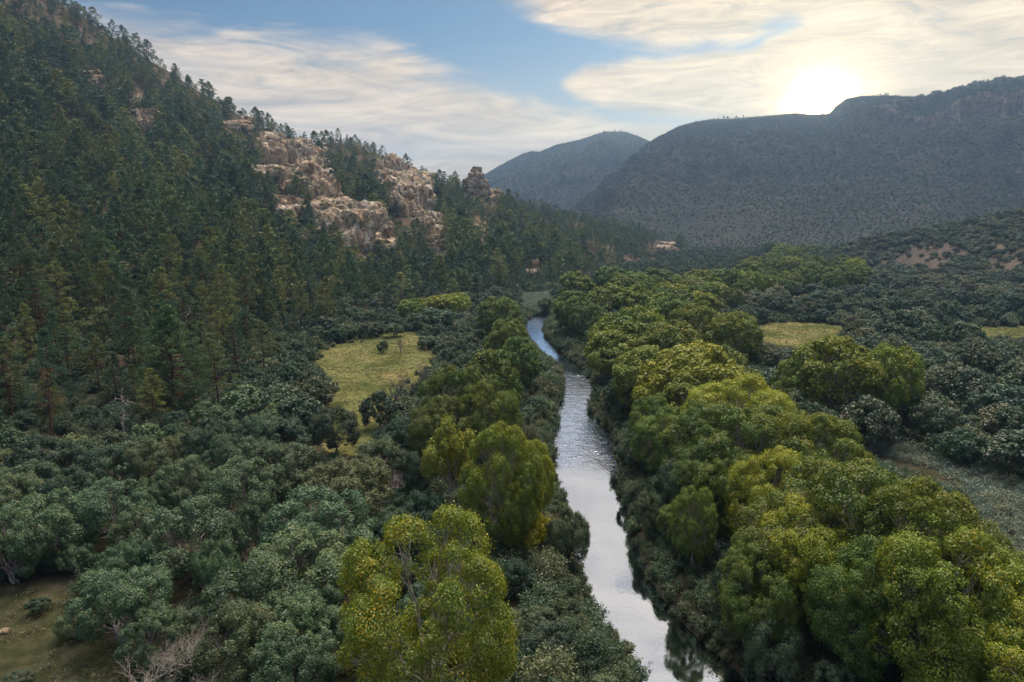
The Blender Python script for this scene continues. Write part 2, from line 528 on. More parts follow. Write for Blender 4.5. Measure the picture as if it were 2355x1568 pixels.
def rock_mat():
    m, nt, out = mat('lichened_rock')
    tc = N(nt, 'ShaderNodeTexCoord'); P = tc.outputs['Object']

    def noi(s, d=5, sc=None, dist=0.0):
        n = N(nt, 'ShaderNodeTexNoise'); n.inputs['Scale'].default_value = s; n.inputs['Detail'].default_value = d; n.inputs['Distortion'].default_value = dist
        v = P
        if sc:
            mp = N(nt, 'ShaderNodeMapping'); mp.inputs['Scale'].default_value = sc
            nt.links.new(P, mp.inputs[0]); v = mp.outputs[0]
        nt.links.new(v, n.inputs['Vector']); return n.outputs['Fac']
    big = noi(0.09); mid = noi(0.24, 6, (1, 1, 0.55), 0.6); fine = noi(1.1, 4); li = noi(0.2, 5)
    r = ramp(nt, [(0.30, (0.19, 0.145, 0.11)), (0.42, (0.34, 0.275, 0.215)), (0.52, (0.46, 0.40, 0.33)), (0.70, (0.64, 0.59, 0.51))], mid)
    t = ramp(nt, [(0.35, (1.05, 0.89, 0.70)), (0.6, (0.95, 0.95, 0.92))], big)
    c = mixc(nt, 1.0, r.outputs[0], t.outputs[0], 'MULTIPLY')
    lf = ramp(nt, [(0.50, (0, 0, 0)), (0.62, (1, 1, 1))], li)
    c = mixc(nt, math_(nt, 'MULTIPLY', lf.outputs[0], 0.7), c, (0.20, 0.19, 0.09))
    vo = N(nt, 'ShaderNodeTexVoronoi'); vo.feature = 'DISTANCE_TO_EDGE'; vo.inputs['Scale'].default_value = 0.22
    mpv = N(nt, 'ShaderNodeMapping'); mpv.inputs['Scale'].default_value = (1, 1, 0.45)
    wv = N(nt, 'ShaderNodeVectorMath'); wv.operation = 'ADD'; sc_ = N(nt, 'ShaderNodeVectorMath'); sc_.operation = 'SCALE'; sc_.inputs['Scale'].default_value = 2.5
    nz = N(nt, 'ShaderNodeTexNoise'); nz.inputs['Scale'].default_value = 0.5; nz.inputs['Detail'].default_value = 4; nt.links.new(P, nz.inputs['Vector'])
    nt.links.new(nz.outputs['Color'], sc_.inputs[0]); nt.links.new(P, wv.inputs[0]); nt.links.new(sc_.outputs[0], wv.inputs[1])
    nt.links.new(wv.outputs[0], mpv.inputs[0]); nt.links.new(mpv.outputs[0], vo.inputs['Vector'])
    vr = ramp(nt, [(0.0, (0.22, 0.20, 0.18)), (0.11, (1, 1, 1))], vo.outputs['Distance'])
    c = mixc(nt, 0.6, c, vr.outputs[0], 'MULTIPLY')
    cr = ramp(nt, [(0.36, (0.4, 0.4, 0.4)), (0.46, (1, 1, 1))], fine)
    c = mixc(nt, 0.8, c, cr.outputs[0], 'MULTIPLY')
    d = N(nt, 'ShaderNodeBsdfDiffuse'); nt.links.new(c, d.inputs[0])
    bp = N(nt, 'ShaderNodeBump'); bp.inputs['Strength'].default_value = 1.0; bp.inputs['Distance'].default_value = 1.8
    nt.links.new(math_(nt, 'ADD', mid, math_(nt, 'MULTIPLY', fine, 0.5)), bp.inputs['Height']); nt.links.new(bp.outputs[0], d.inputs['Normal'])
    nt.links.new(d.outputs[0], out.inputs[0])
    return m


M['rock'] = rock_mat()


def water_mat():
    m, nt, out = mat('river_water')
    geo = N(nt, 'ShaderNodeNewGeometry')
    at = N(nt, 'ShaderNodeAttribute'); at.attribute_name = 'ripple'
    sep = N(nt, 'ShaderNodeSeparateColor'); nt.links.new(at.outputs['Color'], sep.inputs[0])
    mp = N(nt, 'ShaderNodeMapping'); mp.inputs['Scale'].default_value = (1, 0.55, 1)
    nt.links.new(geo.outputs['Position'], mp.inputs[0])
    a = N(nt, 'ShaderNodeTexNoise'); a.inputs['Scale'].default_value = 2.4; a.inputs['Detail'].default_value = 4; a.inputs['Distortion'].default_value = 0.7
    b = N(nt, 'ShaderNodeTexNoise'); b.inputs['Scale'].default_value = 0.5; b.inputs['Detail'].default_value = 3
    nt.links.new(mp.outputs[0], a.inputs['Vector']); nt.links.new(geo.outputs['Position'], b.inputs['Vector'])
    h = math_(nt, 'MULTIPLY', a.outputs['Fac'], math_(nt, 'MULTIPLY_ADD', b.outputs['Fac'], 1.6, -0.2, clamp=True))
    amp = math_(nt, 'MULTIPLY_ADD', sep.outputs[0], 0.24, 0.006)
    bp = N(nt, 'ShaderNodeBump'); bp.inputs['Strength'].default_value = 1.0
    nt.links.new(amp, bp.inputs['Distance']); nt.links.new(h, bp.inputs['Height'])
    g = N(nt, 'ShaderNodeBsdfGlossy'); g.inputs['Roughness'].default_value = 0.04
    g.inputs['Color'].default_value = (0.62, 0.71, 0.88, 1)
    nt.links.new(bp.outputs[0], g.inputs['Normal'])
    d = N(nt, 'ShaderNodeBsdfDiffuse'); d.inputs[0].default_value = (0.035, 0.032, 0.026, 1)
    fr = N(nt, 'ShaderNodeFresnel'); fr.inputs['IOR'].default_value = 1.9; nt.links.new(bp.outputs[0], fr.inputs['Normal'])
    f = math_(nt, 'MULTIPLY_ADD', fr.outputs[0], 1.0, 0.06, clamp=True)
    mx = N(nt, 'ShaderNodeMixShader'); nt.links.new(f, mx.inputs[0])
    nt.links.new(d.outputs[0], mx.inputs[1]); nt.links.new(g.outputs[0], mx.inputs[2])
    nt.links.new(mx.outputs[0], out.inputs[0])
    return m


M['water'] = water_mat()

# ------------------------------------------------------------------ zones given on the picture plane of the valley floor
MEADOW_L = [(735, 805), (790, 785), (830, 778), (890, 765), (960, 762), (985, 790), (1015, 830), (965, 880), (930, 905), (885, 960), (872, 1010), (850, 1040), (780, 1040), (735, 1020), (715, 960), (735, 940), (765, 905), (745, 860), (715, 840)]
MEADOW_R = [(1728, 750), (1780, 742), (1850, 740), (1935, 748), (1930, 770), (1900, 785), (1840, 800), (1770, 790), (1730, 775)]
MEADOW_R2 = [(2080, 756), (2200, 750), (2400, 748), (2400, 775), (2270, 785), (2160, 778)]
SAGE_R = [(1985, 990), (2060, 1000), (2130, 1045), (2240, 1085), (2420, 1120), (2420, 1330), (2310, 1260), (2250, 1190), (2200, 1110), (2080, 1060), (1990, 1040)]
SAGE_F = [(1195, 678), (1262, 672), (1275, 690), (1262, 712), (1215, 722), (1200, 700)]
CLEAR_BL = [(-60, 1385), (60, 1360), (180, 1370), (190, 1440), (300, 1475), (320, 1568), (330, 1640), (-60, 1640)]
MID_L = [(1040, 715), (1090, 712), (1080, 745), (1000, 790), (960, 775), (1000, 745)]


def cover(x, y, z):
    U, V, dep = proj(x, y, z)
    front = y > 5
    w = np.stack([fbm(x / 9, y / 9, 70, 3) - 0.5, fbm(x / 9, y / 9, 77, 3) - 0.5])
    k = F / np.maximum(dep, 30)
    U = U + w[0] * 5 * k; V = V + w[1] * 2.0 * k
    g = (inpoly(U, V, MEADOW_L) | inpoly(U, V, MEADOW_R) | inpoly(U, V, MEADOW_R2)) & front
    g2 = (inpoly(U, V, MID_L) | inpoly(U, V, SAGE_F) | inpoly(U, V, SAGE_R)) & front
    dr = inpoly(U, V, CLEAR_BL) & front
    d, sd = river_dist(x, y)
    c = np.zeros(x.shape + (4,)); c[..., 3] = 1
    c[..., 0] = g * 1.0 + g2 * 0.45
    c[..., 1] = dr * 0.8 + g2 * 0.2
    c[..., 2] = 1 - sstep(0.3, 2.0, d)
    return c


# ground: a sheet that reaches the horizon, finest near the camera
dd = np.concatenate([np.linspace(0, 30, 12), np.geomspace(32, 420, 330), np.geomspace(426, 5200, 90)])
aa = np.radians(np.concatenate([np.linspace(-180, -48, 34)[:-1], np.linspace(-48, 48, 440), np.linspace(48, 180, 34)[1:]]))
A, D = np.meshgrid(aa, dd, indexing='ij')
X, Y = np.sin(A) * D, np.cos(A) * D
Z = valley(X, Y)
cov = cover(X, Y, Z)
me = new_mesh('ground', np.stack([X, Y, Z], -1).reshape(-1, 3), gridfaces(len(aa), len(dd))[:, ::-1], M['ground'], smooth=True, attrs={'cover': cov.reshape(-1, 4)})
obj('ground', me, kind='structure')


def sheet(name, fn, a0, a1, da, d0, d1, nd, material, extra=None):
    aa = np.radians(np.arange(a0, a1, da)); dd = np.geomspace(d0, d1, nd)
    A, D = np.meshgrid(aa, dd, indexing='ij')
    X, Y = np.sin(A) * D, np.cos(A) * D
    Z = fn(X, Y)
    at = None
    if extra is not None:
        c = np.zeros(X.shape + (4,)); c[..., 3] = 1; c[..., 0] = extra(X, Y, Z)
        at = {'cover': c.reshape(-1, 4)}
    F_ = gridfaces(len(aa), len(dd))[:, ::-1]
    lo = (Z < -3).ravel()
    F_ = F_[~lo[F_].all(1)]
    me = new_mesh(name, np.stack([X, Y, Z], -1).reshape(-1, 3), F_, material, smooth=True, attrs=at)
    return obj(name, me, kind='structure')


RIGHT_ROCK = [(2080, 600), (2130, 585), (2200, 575), (2220, 590), (2170, 612), (2110, 620)]
sheet('hillside', left_hill, -80, 17.5, 0.22, 60, 1700, 330, M['hillside'])


def rr_extra(x, y, z):
    U, V, d = proj(x, y, z)
    return np.clip(inpoly(U, V, [(2000, 618), (2110, 560), (2190, 560), (2230, 590), (2110, 640)]) * 1.0 + inpoly(U, V, [(2260, 600), (2400, 560), (2400, 620), (2280, 640)]) * 0.8, 0, 1)


sheet('scrub_hill', right_hill, 22.8, 60, 0.16, 150, 900, 150, M['righthill'], rr_extra)


def m2_extra(x, y, z):
    m, e, d = cliffband(x, y)
    return m * sstep(e - 6, e, d) * (1 - sstep(e + 14, e + 40, d))


sheet('mountain', mount2, 2.5, 62, 0.09, 780, 3200, 300, M['mountain'], m2_extra)
sheet('far_mountain', mount1, -20, 24, 0.1, 1200, 4200, 170, M['mountain'], lambda x, y, z: x * 0)

# river surface
t = np.gradient(RC, axis=0); t /= np.linalg.norm(t, axis=1)[:, None]
nrm = np.stack([t[:, 1], -t[:, 0]], 1)
rows = np.linspace(-1, 1, 9)
W = (RW + 2.6)[:, None] * rows[None]
X = RC[:, 0:1] + nrm[:, 0:1] * W; Y = RC[:, 1:2] + nrm[:, 1:2] * W
U_, V_, _d = proj(X, Y, X * 0)
rip = np.where(Y > 5, np.interp(V_, [700, 722, 735, 745, 760, 800, 850, 866, 880, 985, 1040, 1075, 1095, 1600], [.1, .2, .75, .7, .25, .2, .3, .9, .6, .55, .8, .4, 0.0, 0.0]), 0)
at = np.zeros(X.shape + (4,)); at[..., 0] = rip; at[..., 3] = 1
me = new_mesh('river_water', np.stack([X, Y, X * 0], -1).reshape(-1, 3), gridfaces(len(RC), 9), M['water'], smooth=True, attrs={'ripple': at.reshape(-1, 4)})
obj('river', me, kind='structure')


# ------------------------------------------------------------------ plant building blocks
def unit(v):
    return v / (np.linalg.norm(v, axis=-1, keepdims=True) + 1e-9)


def leaves(P, Nn, size, r, aspect=0.7, sj=0.35):
    n = len(P)
    Nn = unit(Nn)
    a = unit(np.cross(Nn, unit(r.normal(size=(n, 3)))))
    b = np.cross(Nn, a)
    s = size * (1 + sj * (r.random((n, 1)) * 2 - 1)) * 0.5
    V = np.stack([P + a * s, P + b * s * aspect, P - a * s, P - b * s * aspect], 1).reshape(-1, 3)
    return V, np.arange(4 * n).reshape(-1, 4)


def tube(pts, rad, k=6):
    pts = np.asarray(pts, float); n = len(pts)
    t = unit(np.gradient(pts, axis=0))
    ref = np.where(np.abs(t[:, 2:3]) > 0.9, np.array([[1.0, 0, 0]]), np.array([[0, 0, 1.0]]))
    a = unit(np.cross(t, ref)); b = np.cross(t, a)
    th = np.arange(k) * 2 * math.pi / k
    R = np.asarray(rad, float)[:, None, None]
    V = pts[:, None] + R * (np.cos(th)[None, :, None] * a[:, None] + np.sin(th)[None, :, None] * b[:, None])
    i = np.arange(n - 1)[:, None] * k; j = np.arange(k)[None]
    jn = (j + 1) % k
    Fq = np.stack([i + j, i + jn, i + k + jn, i + k + j], -1).reshape(-1, 4)
    return V.reshape(-1, 3), Fq


class Acc:
    def __init__(s):
        s.v, s.f, s.n = [], [], 0

    def add(s, vf):
        v, f = vf
        s.v.append(v); s.f.append(f + s.n); s.n += len(v)

    def get(s):
        return np.concatenate(s.v), np.concatenate(s.f)


def limb(p0, p1, r0, r1, r, n=6, wob=0.08, sag=0.0):
    p0 = np.asarray(p0, float); p1 = np.asarray(p1, float)
    L = np.linalg.norm(p1 - p0)
    t = np.linspace(0, 1, n)[:, None]
    P = p0 + (p1 - p0) * t
    P[1:-1] += r.normal(size=(n - 2, 3)) * L * wob * 0.5
    P[:, 2] += (np.sin(t[:, 0] * math.pi) * sag * L)
    return P, np.linspace(r0, r1, n)


def broad_tree(seed, H, R, zc, rz, nl, rl_, ns, rs, zst, nleaf, leaf, low=-0.35, trunk_r=0.35, twigs=True, upr=0.0, inner=0.12, stems=1, asp=0.7):
    """H height, crown hull R wide and rz tall about height zc; nl lobes of radius rl_*R, each with ns tufts rs times the lobe"""
    r = np.random.default_rng(seed)
    k = np.arange(nl) + 0.5
    zz = 1 - (1 - low) * k / nl
    ph = k * 2.39996 + r.random() * 6
    dirs = np.stack([np.cos(ph) * np.sqrt(1 - zz ** 2), np.sin(ph) * np.sqrt(1 - zz ** 2), zz], 1)
    dirs = unit(dirs + r.normal(size=dirs.shape) * 0.16)
    lr = rl_ * R * (0.55 + 0.95 * r.random(nl))
    hull = np.array([R, R, rz])
    irr = 0.88 + 0.20 * r.random((nl, 1))
    C = dirs * np.maximum(hull - lr[:, None] * 0.8, 0.1) * irr
    C[:, 2] += zc
    # tufts
    cnt = ns
    sd = unit(r.normal(size=(nl, cnt, 3)) + 0.75 * dirs[:, None] + np.array([0, 0, 0.35]))
    S = C[:, None] + sd * lr[:, None, None] * 0.82
    sr = (rs * lr)[:, None] * (0.65 + 0.7 * r.random((nl, cnt)))
    S = S.reshape(-1, 3); sdir = sd.reshape(-1, 3); sr = sr.ravel()
    w = sr ** 2; idx = r.choice(len(S), nleaf, p=w / w.sum())
    ld = unit(r.normal(size=(nleaf, 3)) + 0.7 * sdir[idx] + np.array([0, 0, 0.15]))
    off = ld * sr[idx][:, None] * (0.75 + 0.4 * r.random((nleaf, 1)))
    off[:, 2] *= zst
    spr = np.where(r.random((nleaf, 1)) < 0.16, r.random((nleaf, 1)) * 0.55, 0.0)
    off = off * (1 + spr)
    P = S[idx] + off
    if upr:
        P[:, 2] += upr * (r.random(nleaf) ** 2) * sr[idx]
    # drop what is buried deep
    keep = np.ones(nleaf, bool)
    for i in range(nl):
        q = (P - C[i]); q[:, 2] /= 1.0
        keep &= ~((np.linalg.norm(q, axis=1) < lr[i] * 0.62) & (r.random(nleaf) > inner))
    P = P[keep]; ld = ld[keep]
    nn = ld * 1.1 + r.normal(size=P.shape) * 0.45 + np.array([0, 0, 0.15])
    P[:, 2] = np.maximum(P[:, 2], 0.15)
    crown = leaves(P, nn, leaf, r, asp)
    acc = Acc()
    for s in range(stems):
        base = np.array([0, 0, -0.6]) + (r.normal(size=3) * [0.35, 0.35, 0] if stems > 1 else 0)
        fork = np.array([r.normal() * 0.05 * H + (r.normal() * 0.1 * R if stems > 1 else 0), r.normal() * 0.05 * H, max(zc - rz * 0.75, H * 0.12)])
        p, q = limb(base, fork, trunk_r, trunk_r * 0.72, r)
        acc.add(tube(p, q, 8))
        mine = [i for i in range(nl) if i % stems == s]
        for i in mine:
            if not twigs and i % 2:
                continue
            tr = trunk_r * 0.45
            mid = fork + (C[i] - fork) * 0.5 + np.array([0, 0, -0.08 * R])
            p, q = limb(fork, mid, tr, tr * 0.6, r, 5)
            acc.add(tube(p, q, 5))
            p2, q2 = limb(mid, C[i] + dirs[i] * lr[i] * 0.5, tr * 0.6, tr * 0.2, r, 5)
            acc.add(tube(p2, q2, 5))
            if twigs:
                for _ in range(5):
                    e = C[i] + unit(r.normal(size=3) + dirs[i]) * lr[i] * 0.85
                    p3, q3 = limb(mid + (C[i] - mid) * r.random(), e, tr * 0.35, tr * 0.08, r, 4)
                    acc.add(tube(p3, q3, 4))
    return crown, acc.get()


def pine_tree(seed, H=18, R=3.6, bare=0.25, step=0.7, nb=4, tn=3, tr=0.62, nleaf=24, leaf=0.5, asp=0.3, prof='round', drop=0.15, lean=0.0, branch=True, trunk_r=0.3):
    r = np.random.default_rng(seed)
    acc = Acc()
    nseg = 9
    zt = np.linspace(-0.8, H * 0.97, nseg)
    bx = np.cumsum(r.normal(size=nseg) * 0.06) + lean * (zt / H) ** 1.5
    by = np.cumsum(r.normal(size=nseg) * 0.06)
    acc.add(tube(np.stack([bx, by, zt], 1), trunk_r * (1 - 0.9 * np.clip(zt / H, 0, 1)), 7 if branch else 4))
    TP, TRr, TD = [], [], []
    z = bare * H
    while z < H:
        t = max((z / H - bare) / (1 - bare), 0.0)
        if prof == 'round':
            L = R * (0.55 + 0.6 * math.sin(min(t * 2.6 + 0.6, 2.6))) * (1 - t ** 2.7) * (0.85 + 0.3 * vn(z / 2.2, 0, seed))
        else:
            L = R * (1.06 - t) ** 0.85
        L = float(L)
        a0 = r.random() * 6.28
        for b in range(nb):
            if r.random() < drop:
                continue
            a = a0 + b * 6.283 / nb + r.normal() * 0.35
            l = L * (0.6 + 0.5 * r.random()) + 0.25
            cx, cy = float(np.interp(z, zt, bx)), float(np.interp(z, zt, by))
            rise = (-0.18 + 0.5 * t) if prof == 'round' else (-0.22 + 0.35 * t)
            tip = np.array([cx + math.cos(a) * l, cy + math.sin(a) * l, z + rise * l + 0.1 * l])
            if branch:
                p, q = limb((cx, cy, z), tip, 0.05 + 0.02 * l, 0.02, r, 4, 0.05, -0.06)
                acc.add(tube(p, q, 3))
            for k in range(tn):
                f = 1 - 0.62 * k / max(tn, 1) * (0.7 + 0.5 * r.random()) if tn > 1 else 0.7
                c = np.array([cx, cy, z]) + (tip - np.array([cx, cy, z])) * f + r.normal(size=3) * 0.15
                TP.append(c); TRr.append(tr * (0.7 + 0.6 * r.random()) * (0.6 + 0.4 * min(l / 2, 1.0))); TD.append([math.cos(a), math.sin(a), 0.3])
        z += step * (0.7 + 0.6 * r.random())
    for _ in range(3):
        TP.append(np.array([bx[-1], by[-1], H * 0.97]) + r.normal(size=3) * 0.15); TRr.append(tr * 0.6); TD.append([0, 0, 1])
    TP = np.array(TP); TRr = np.array(TRr); TD = np.array(TD)
    n = len(TP) * nleaf
    idx = np.repeat(np.arange(len(TP)), nleaf)
    d = unit(r.normal(size=(n, 3)) + 0.45 * TD[idx] + np.array([0, 0, 0.35]))
    off = d * TRr[idx][:, None] * (0.45 + 0.65 * r.random((n, 1)))
    off[:, 2] *= 0.75
    P = TP[idx] + off
    return leaves(P, d * 0.6 + r.normal(size=P.shape) * 0.6, leaf, r, asp), acc.get()


def spray_shrub(seed, R=1.7, H=3.2, stems=26, nleaf=5200, leaf=0.2, asp=0.45):
    r = np.random.default_rng(seed)
    acc = Acc(); TP, TD = [], []
    for s in range(stems):
        a = r.random() * 6.28; q = r.random() ** 0.6
        tip = np.array([math.cos(a) * R * q, math.sin(a) * R * q, H * (1 - 0.45 * q ** 2) * (0.7 + 0.4 * r.random())])
        b = np.array([math.cos(a) * 0.25 * q * R, math.sin(a) * 0.25 * q * R, -0.3])
        p, w = limb(b, tip, 0.035, 0.01, r, 5, 0.06, 0.06)
        acc.add(tube(p, w, 3))
        d = unit(tip - b)
        for k in range(7):
            t = 0.3 + 0.72 * k / 6
            TP.append(b + (tip - b) * t + r.normal(size=3) * 0.16); TD.append(d)
    TP = np.array(TP); TD = np.array(TD)
    idx = r.integers(0, len(TP), nleaf)
    P = TP[idx] + r.normal(size=(nleaf, 3)) * np.array([0.26, 0.26, 0.24]) * (R / 1.7)
    P[:, 2] = np.maximum(P[:, 2], 0.05)
    return leaves(P, r.normal(size=P.shape) + np.array([0, 0, 0.4]), leaf, r, asp), acc.get()


def bare_tree(seed, H, R, trunk_r=0.22, depth=5, nb=3, up=0.35, sides=4, thin=0.62):
    r = np.random.default_rng(seed)
    acc = Acc()

    def grow(p, d, L, rad, k):
        q = p + d * L
        P, w = limb(p, q, rad, rad * thin, r, 4, 0.09)
        acc.add(tube(P, w, sides if k > 1 else 3))
        if k == 0:
            return
        for i in range(nb + (r.random() < 0.4)):
            nd = unit(d + r.normal(size=3) * 0.62 + np.array([0, 0, up * 0.35]))
            s = 0.6 + 0.4 * r.random() if i else 1.0
            st = p + (q - p) * (s if i else 1)
            grow(st, nd, L * (0.62 + 0.2 * r.random()), rad * thin * (0.8 if i else 0.95), k - 1)
    L0 = H * 0.3
    ns = 1 if R < H * 0.5 else 4
    for s in range(ns):
        a = s * 6.28 / ns + r.random()
        d = unit(np.array([math.cos(a) * (0.75 if ns > 1 else 0.08), math.sin(a) * (0.75 if ns > 1 else 0.08), 1.0]))
        grow(np.array([0, 0, -0.4]), d, L0, trunk_r, depth)
    v, f = acc.get()
    m = np.percentile(np.hypot(v[:, 0], v[:, 1]), 97)
    v[:, :2] *= R / m
    v[:, 2] *= H / v[:, 2].max()
    return v, f


def snag_tree(seed, H, trunk_r, nb=14, bl=2.2, lean=0.5, z0=0.45):
    r = np.random.default_rng(seed)
    acc = Acc(); n = 9
    zt = np.linspace(-0.6, H, n); bx = lean * (zt / H) ** 2 * 1.0 + np.cumsum(r.normal(size=n) * 0.05); by = np.cumsum(r.normal(size=n) * 0.05)
    acc.add(tube(np.stack([bx, by, zt], 1), trunk_r * (1 - 0.85 * np.clip(zt / H, 0, 1)), 8))
    for i in range(nb):
        z = H * (z0 + (1 - z0) * r.random()); a = r.random() * 6.28; l = bl * (0.4 + 0.7 * r.random())
        c = np.array([np.interp(z, zt, bx), np.interp(z, zt, by), z])
        tip = c + np.array([math.cos(a) * l, math.sin(a) * l, l * (0.1 - 0.5 * r.random())])
        p, w = limb(c, tip, 0.06, 0.02, r, 6, 0.12, 0.1)
        acc.add(tube(p, w, 4))
        for k in range(3):
            p2, w2 = limb(p[2 + k], p[2 + k] + r.normal(size=3) * 0.35 * l, 0.03, 0.01, r, 3)
            acc.add(tube(p2, w2, 3))
    return acc.get()


# ------------------------------------------------------------------ species library: lists of (crown mesh, trunk mesh, combined mesh, H, R)
LIB = {}


def reg(key, name, crown, trunk, fm, bm, H, R):
    cm = new_mesh(name + '_crown', crown[0], crown[1], M[fm]) if crown else None
    tm = new_mesh(name + '_trunk', trunk[0], trunk[1], M[bm], smooth=True)
    if cm is not None:
        rad = np.percentile(np.hypot(crown[0][:, 0], crown[0][:, 1]), 98)
        top = np.percentile(crown[0][:, 2], 99.8)
    else:
        rad, top = R, H
    LIB.setdefault(key, []).append(dict(c=cm, t=tm, H=top, R=rad, raw=(crown, trunk, fm, bm)))


for s in range(3):
    kw = dict(H=16, R=6.6, zc=9.2, rz=6.6, nl=40, rl_=0.27, ns=18, rs=0.34, zst=0.95, low=-0.8, trunk_r=0.42)
    for key, fm in (('cotton', 'cotton'), ('cottongreen', 'cottongreen')):
        c, t = broad_tree(100 + s, nleaf=125000, leaf=0.175, **kw)
        reg(key + '_near', 'cottonwood', c, t, fm, 'palebark', 16, 7)
        c, t = broad_tree(110 + s, nleaf=30000, leaf=0.36, **kw)
        reg(key + '_mid', 'cottonwood', c, t, fm, 'palebark', 16, 7)
        c, t = broad_tree(120 + s, nleaf=8500, leaf=0.66, **dict(kw, nl=28, rl_=0.30, twigs=False))
        reg(key + '_far', 'cottonwood', c, t, fm, 'palebark', 16, 7)
# hero cottonwood, more open so its pale limbs show
c, t = broad_tree(141, H=16, R=7.2, zc=8.6, rz=7.4, nl=34, rl_=0.25, ns=18, rs=0.36, zst=1.0, low=-0.75, trunk_r=0.36, nleaf=88000, leaf=0.175, inner=0.03)
reg('cotton_open', 'cottonwood', c, t, 'cottonhero', 'palebark', 16, 7)
c, t = broad_tree(142, H=13, R=3.6, zc=8.0, rz=5.0, nl=9, rl_=0.36, ns=10, rs=0.4, zst=1.9, low=-0.1, trunk_r=0.2, nleaf=17000, leaf=0.27, inner=0.1)
reg('poplar', 'poplar', c, t, 'cottonhero', 'palebark', 13, 4)
c, t = broad_tree(143, H=4, R=2.6, zc=2.1, rz=2.0, nl=14, rl_=0.4, ns=12, rs=0.4, zst=1.0, low=-0.5, trunk_r=0.08, nleaf=9000, leaf=0.2, stems=3)
reg('goldbush', 'golden_bush', c, t, 'gold', 'darkbark', 4, 2.6)
for s in range(4):
    kw = dict(H=6.5, R=3.1, zc=3.3, rz=3.1, nl=20, rl_=0.33, ns=13, rs=0.34, zst=1.35, low=-0.55, trunk_r=0.16, stems=3)
    c, t = broad_tree(200 + s, nleaf=42000, leaf=0.135, asp=0.55, **kw)
    reg('juniper_near', 'juniper', c, t, 'juniper', 'greywood', 6.5, 3.2)
    c, t = broad_tree(210 + s, nleaf=9000, leaf=0.31, **dict(kw, twigs=False))
    reg('juniper_mid', 'juniper', c, t, 'juniper', 'greywood', 6.5, 3.2)
for s in range(3):
    kw = dict(H=6, R=3.3, zc=3.2, rz=2.7, nl=15, rl_=0.36, ns=12, rs=0.4, zst=0.85, low=-0.5, trunk_r=0.17, stems=2)
    for key in ('oak', 'scrub'):
        c, t = broad_tree(300 + s, nleaf=34000, leaf=0.155, **kw)
        reg(key + '_near', key, c, t, key, 'darkbark', 6, 3.4)
        c, t = broad_tree(310 + s, nleaf=6500, leaf=0.36, **dict(kw, twigs=False))
        reg(key + '_mid', key, c, t, key, 'darkbark', 6, 3.4)
        c, t = broad_tree(320 + s, nleaf=1300, leaf=0.75, **dict(kw, twigs=False, nl=9, rl_=0.45))
        reg(key + '_far', key, c, t, key, 'darkbark', 6, 3.4)
for s in range(5):
    kw = dict(H=18, R=3.5, bare=(0.12, 0.3, 0.2, 0.38, 0.16)[s], drop=(0.18, 0.3, 0.24, 0.36, 0.2)[s])
    c, t = pine_tree(400 + s, step=0.95, tn=3, tr=0.82, nleaf=56, leaf=0.40, asp=0.24, **kw)
    reg('pine_near', 'pine', c, t, 'pine', 'redbark', 18, 3.6)
    c, t = pine_tree(410 + s, step=1.35, tn=2, tr=1.05, nleaf=26, leaf=0.68, asp=0.4, branch=False, trunk_r=0.22, **dict(kw, bare=kw['bare'] * 0.6))
    reg('pine_far', 'pine', c, t, 'pine', 'redbark', 18, 3.6)
for s in range(3):
    c, t = pine_tree(450 + s, H=14, R=2.7, bare=0.05, prof='cone', step=0.55, nb=5, tn=3, tr=0.5, nleaf=22, leaf=0.38, asp=0.3, drop=0.05)
    reg('fir_near', 'fir', c, t, 'fir', 'darkbark', 14, 2.7)
    c, t = pine_tree(460 + s, H=14, R=2.7, bare=0.05, prof='cone', step=0.9, nb=4, tn=2, tr=0.75, nleaf=10, leaf=0.7, asp=0.45, drop=0.05, branch=False)
    reg('fir_far', 'fir', c, t, 'fir', 'darkbark', 14, 2.7)
c, t = pine_tree(480, H=22, R=6.2, bare=0.12, step=0.62, nb=6, tn=5, tr=0.8, nleaf=44, leaf=0.42, asp=0.22, drop=0.1, trunk_r=0.5)
reg('pine_hero', 'pine', c, t, 'pine', 'redbark', 22, 6)
for s in range(4):
    c, t = spray_shrub(500 + s)
    reg('willow_near', 'willow', c, t, 'willow', 'darkbark', 3.2, 1.7)
    c, t = spray_shrub(510 + s, nleaf=1500, leaf=0.38, stems=14)
    reg('willow_mid', 'willow', c, t, 'willow', 'darkbark', 3.2, 1.7)
for s in range(3):
    c, t = spray_shrub(520 + s, R=0.8, H=0.9, stems=12, nleaf=420, leaf=0.16)
    reg('sage', 'sagebrush', c, t, 'sage', 'darkbark', 0.9, 0.8)
    c, t = spray_shrub(530 + s, R=0.7, H=0.35, stems=10, nleaf=90, leaf=0.22, asp=0.15)
    reg('tuft', 'grass', c, t, 'grassleaf', 'darkbark', 0.5, 0.5)


for s in range(3):
    c, t = spray_shrub(540 + s, R=1.7, H=3.0, stems=10, nleaf=1100, leaf=0.42, asp=0.6)
    reg('brush_dark', 'brush', c, t, 'oak', 'darkbark', 3.0, 1.7)
    c, t = spray_shrub(550 + s, R=1.7, H=3.0, stems=18, nleaf=6500, leaf=0.15, asp=0.6)
    reg('brush_fine', 'brush', c, t, 'oak', 'darkbark', 3.0, 1.7)
    c, t = broad_tree(545 + s, H=6, R=3.3, zc=2.8, rz=2.6, nl=6, rl_=0.5, ns=6, rs=0.5, zst=0.85, nleaf=260, leaf=1.5, low=-0.4, trunk_r=0.1, twigs=False)
    reg('brush_tiny', 'brush', c, t, 'scrub', 'darkbark', 6, 3.3)
# ------------------------------------------------------------------ placing
REC = []     # records of every individually placed plant


